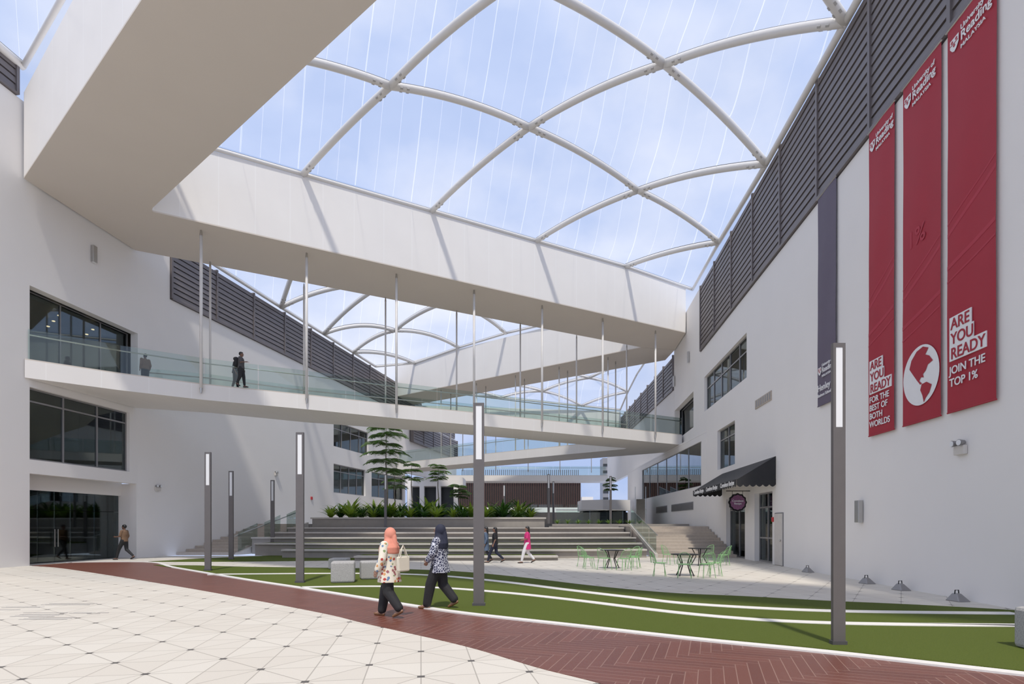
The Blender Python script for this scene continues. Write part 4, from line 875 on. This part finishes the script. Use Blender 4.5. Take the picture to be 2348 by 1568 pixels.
pw2=G(1008,1396); person('woman in navy headscarf and blue-white patterned tunic walking on the red path',(pw2.x,pw2.y,.006),R(166),1.66,'geo','black','shoe',hem=.72,scarf='navy',vox=.010,stride=.25,flare=.035,toph=.19,phase=1,la=(V((.05,.26,1.1)),V((.15,.22,.97))),ra=(V((-.02,-.26,1.1)),V((.05,-.27,.9))),fat=1.18,loose=.05)
# tote bag
bg=thing('tote_bag','cream tote bag hanging from the shoulder of the woman in salmon headscarf','bag',(pw.x+.27,pw.y-.12,.84),R(55)); m=MB()
m.add([(-.13,-.045,0),(.13,-.045,0),(.13,.045,0),(-.13,.045,0),(-.15,-.025,.27),(.15,-.025,.27),(.15,.025,.27),(-.15,.025,.27)],[(0,3,2,1),(4,5,6,7),(0,1,5,4),(1,2,6,5),(2,3,7,6),(3,0,4,7)]); m.build('bag_body',M['cream'],bg,local=True,bevel=.03)
for y in (-.025,.025): MB().tube([(-.09,y,.25),(-.05,y*.5,.38),(0,0,.47),(.05,y*.5,.38),(.09,y,.25)],.008,6).build('strap',M['cream'],bg,local=True)
p=G(285,1283); person('man in brown uniform shirt and black trousers walking outside the left entrance',(p.x,p.y,0),R(178),1.70,'khaki','black','black','skin2',hem=.86,sleeve=.5,vox=.014,stride=.33,toph=.14,la=(V((.05,.22,1.1)),V((.24,.2,1.08))),fat=1.1)
p=G(1135,1290); person('long-haired woman in black top and trousers striding left of centre plaza',(p.x,p.y,0),R(170),1.58,'black','navy','black',head='hair_long',vox=.014,sleeve=.5,stride=.34,toph=.14,fat=1.08)
p=G(1116,1291); person('woman in blue-grey top half hidden behind the central lamp post',(p.x-.05,p.y+.35,0),R(175),1.60,'blue','slate','black',head='hair_long',vox=.014,hem=.55,stride=.22)
p=G(1209,1291); person('long-haired woman in hot pink tunic and white trousers crossing the plaza',(p.x,p.y,0),R(185),1.62,'magenta','whitecloth','black',head='hair_long',vox=.014,hem=.62,stride=.28,toph=.17,sleeve=.5,la=(V((.04,.22,1.1)),V((.2,.15,1.05))),fat=1.12)
Yw=26.9; px_=(553-CX)/F*Yw; person('man in dark shirt with backpack walking along the near walkway',(px_,Yw,ZW1),R(5),1.72,'slate','black','black','skin2',vox=.014,sleeve=.5,stride=.13,ra=(V((.05,-.22,1.12)),V((.24,-.12,1.16))),fat=1.1)
bp=thing('backpack','black backpack on the man walking along the near walkway','backpack',(px_-.22,Yw,ZW1+1.0),0)
MB().loft([(0,0,0,.09,.14),(0,0,.1,.12,.16),(0,0,.35,.11,.15),(0,0,.46,.06,.10)]).build('bag_body',M['black'],bp,local=True,smooth=True); MB().sph((-.11,0,.15),(.05,.1,.1)).build('pocket',M['black'],bp,local=True,smooth=True)
Yw=27.6; person('man in black beside the man with the backpack on the near walkway',((540-CX)/F*Yw,Yw,ZW1),R(10),1.68,'black','black','black','skin2',vox=.016,sleeve=.5,stride=.10,fat=1.1)
Yw=26.8; person('person in brown shirt on the near walkway by the dark glazed opening',((333-CX)/F*Yw,Yw,ZW1),R(150),1.60,'khaki','black','black','skin2',vox=.016,stride=.1,fat=1.1)
# ---------------------------------------------------------------- light
sun=bpy.data.objects.new('sun',bpy.data.lights.new('sun','SUN')); COL.objects.link(sun); sun.data.energy=3.2; sun.data.angle=R(3); sun.data.color=(1,.93,.83)
sun.rotation_euler=V((-.02,.47,-.88)).to_track_quat('-Z','Y').to_euler()
W=bpy.data.worlds.new('World'); S.world=W; W.use_nodes=True; nt=W.node_tree; nt.nodes.clear()
o=nt.nodes.new('ShaderNodeOutputWorld'); bgd=nt.nodes.new('ShaderNodeBackground'); tc=nt.nodes.new('ShaderNodeTexCoord'); nz=nt.nodes.new('ShaderNodeTexNoise'); nz.inputs['Scale'].default_value=2.2; nz.inputs['Detail'].default_value=6
cr=nt.nodes.new('ShaderNodeValToRGB'); e=cr.color_ramp.elements; e[0].position=.42; e[0].color=(.37,.48,.77,1); e[1].position=.76; e[1].color=(.98,.96,.96,1)
mp=nt.nodes.new('ShaderNodeMapping'); mp.inputs['Scale'].default_value=(1,1,1.6); nt.links.new(tc.outputs['Generated'],mp.inputs[0]); nt.links.new(mp.outputs[0],nz.inputs['Vector']); nt.links.new(nz.outputs[0],cr.inputs[0]); nt.links.new(cr.outputs[0],bgd.inputs[0]); bgd.inputs[1].default_value=1.12; nt.links.new(bgd.outputs[0],o.inputs[0])
# ---------------------------------------------------------------- camera
cam=bpy.data.objects.new('camera',bpy.data.cameras.new('camera')); COL.objects.link(cam); cam.location=(0,0,H); cam.rotation_euler=(R(90),0,0)
cam.data.sensor_width=36; cam.data.lens=36*F/2348; cam.data.shift_y=(HY-784)/2348; cam.data.clip_end=600; S.camera=cam
S.view_settings.view_transform='Standard'; S.view_settings.gamma=1.12
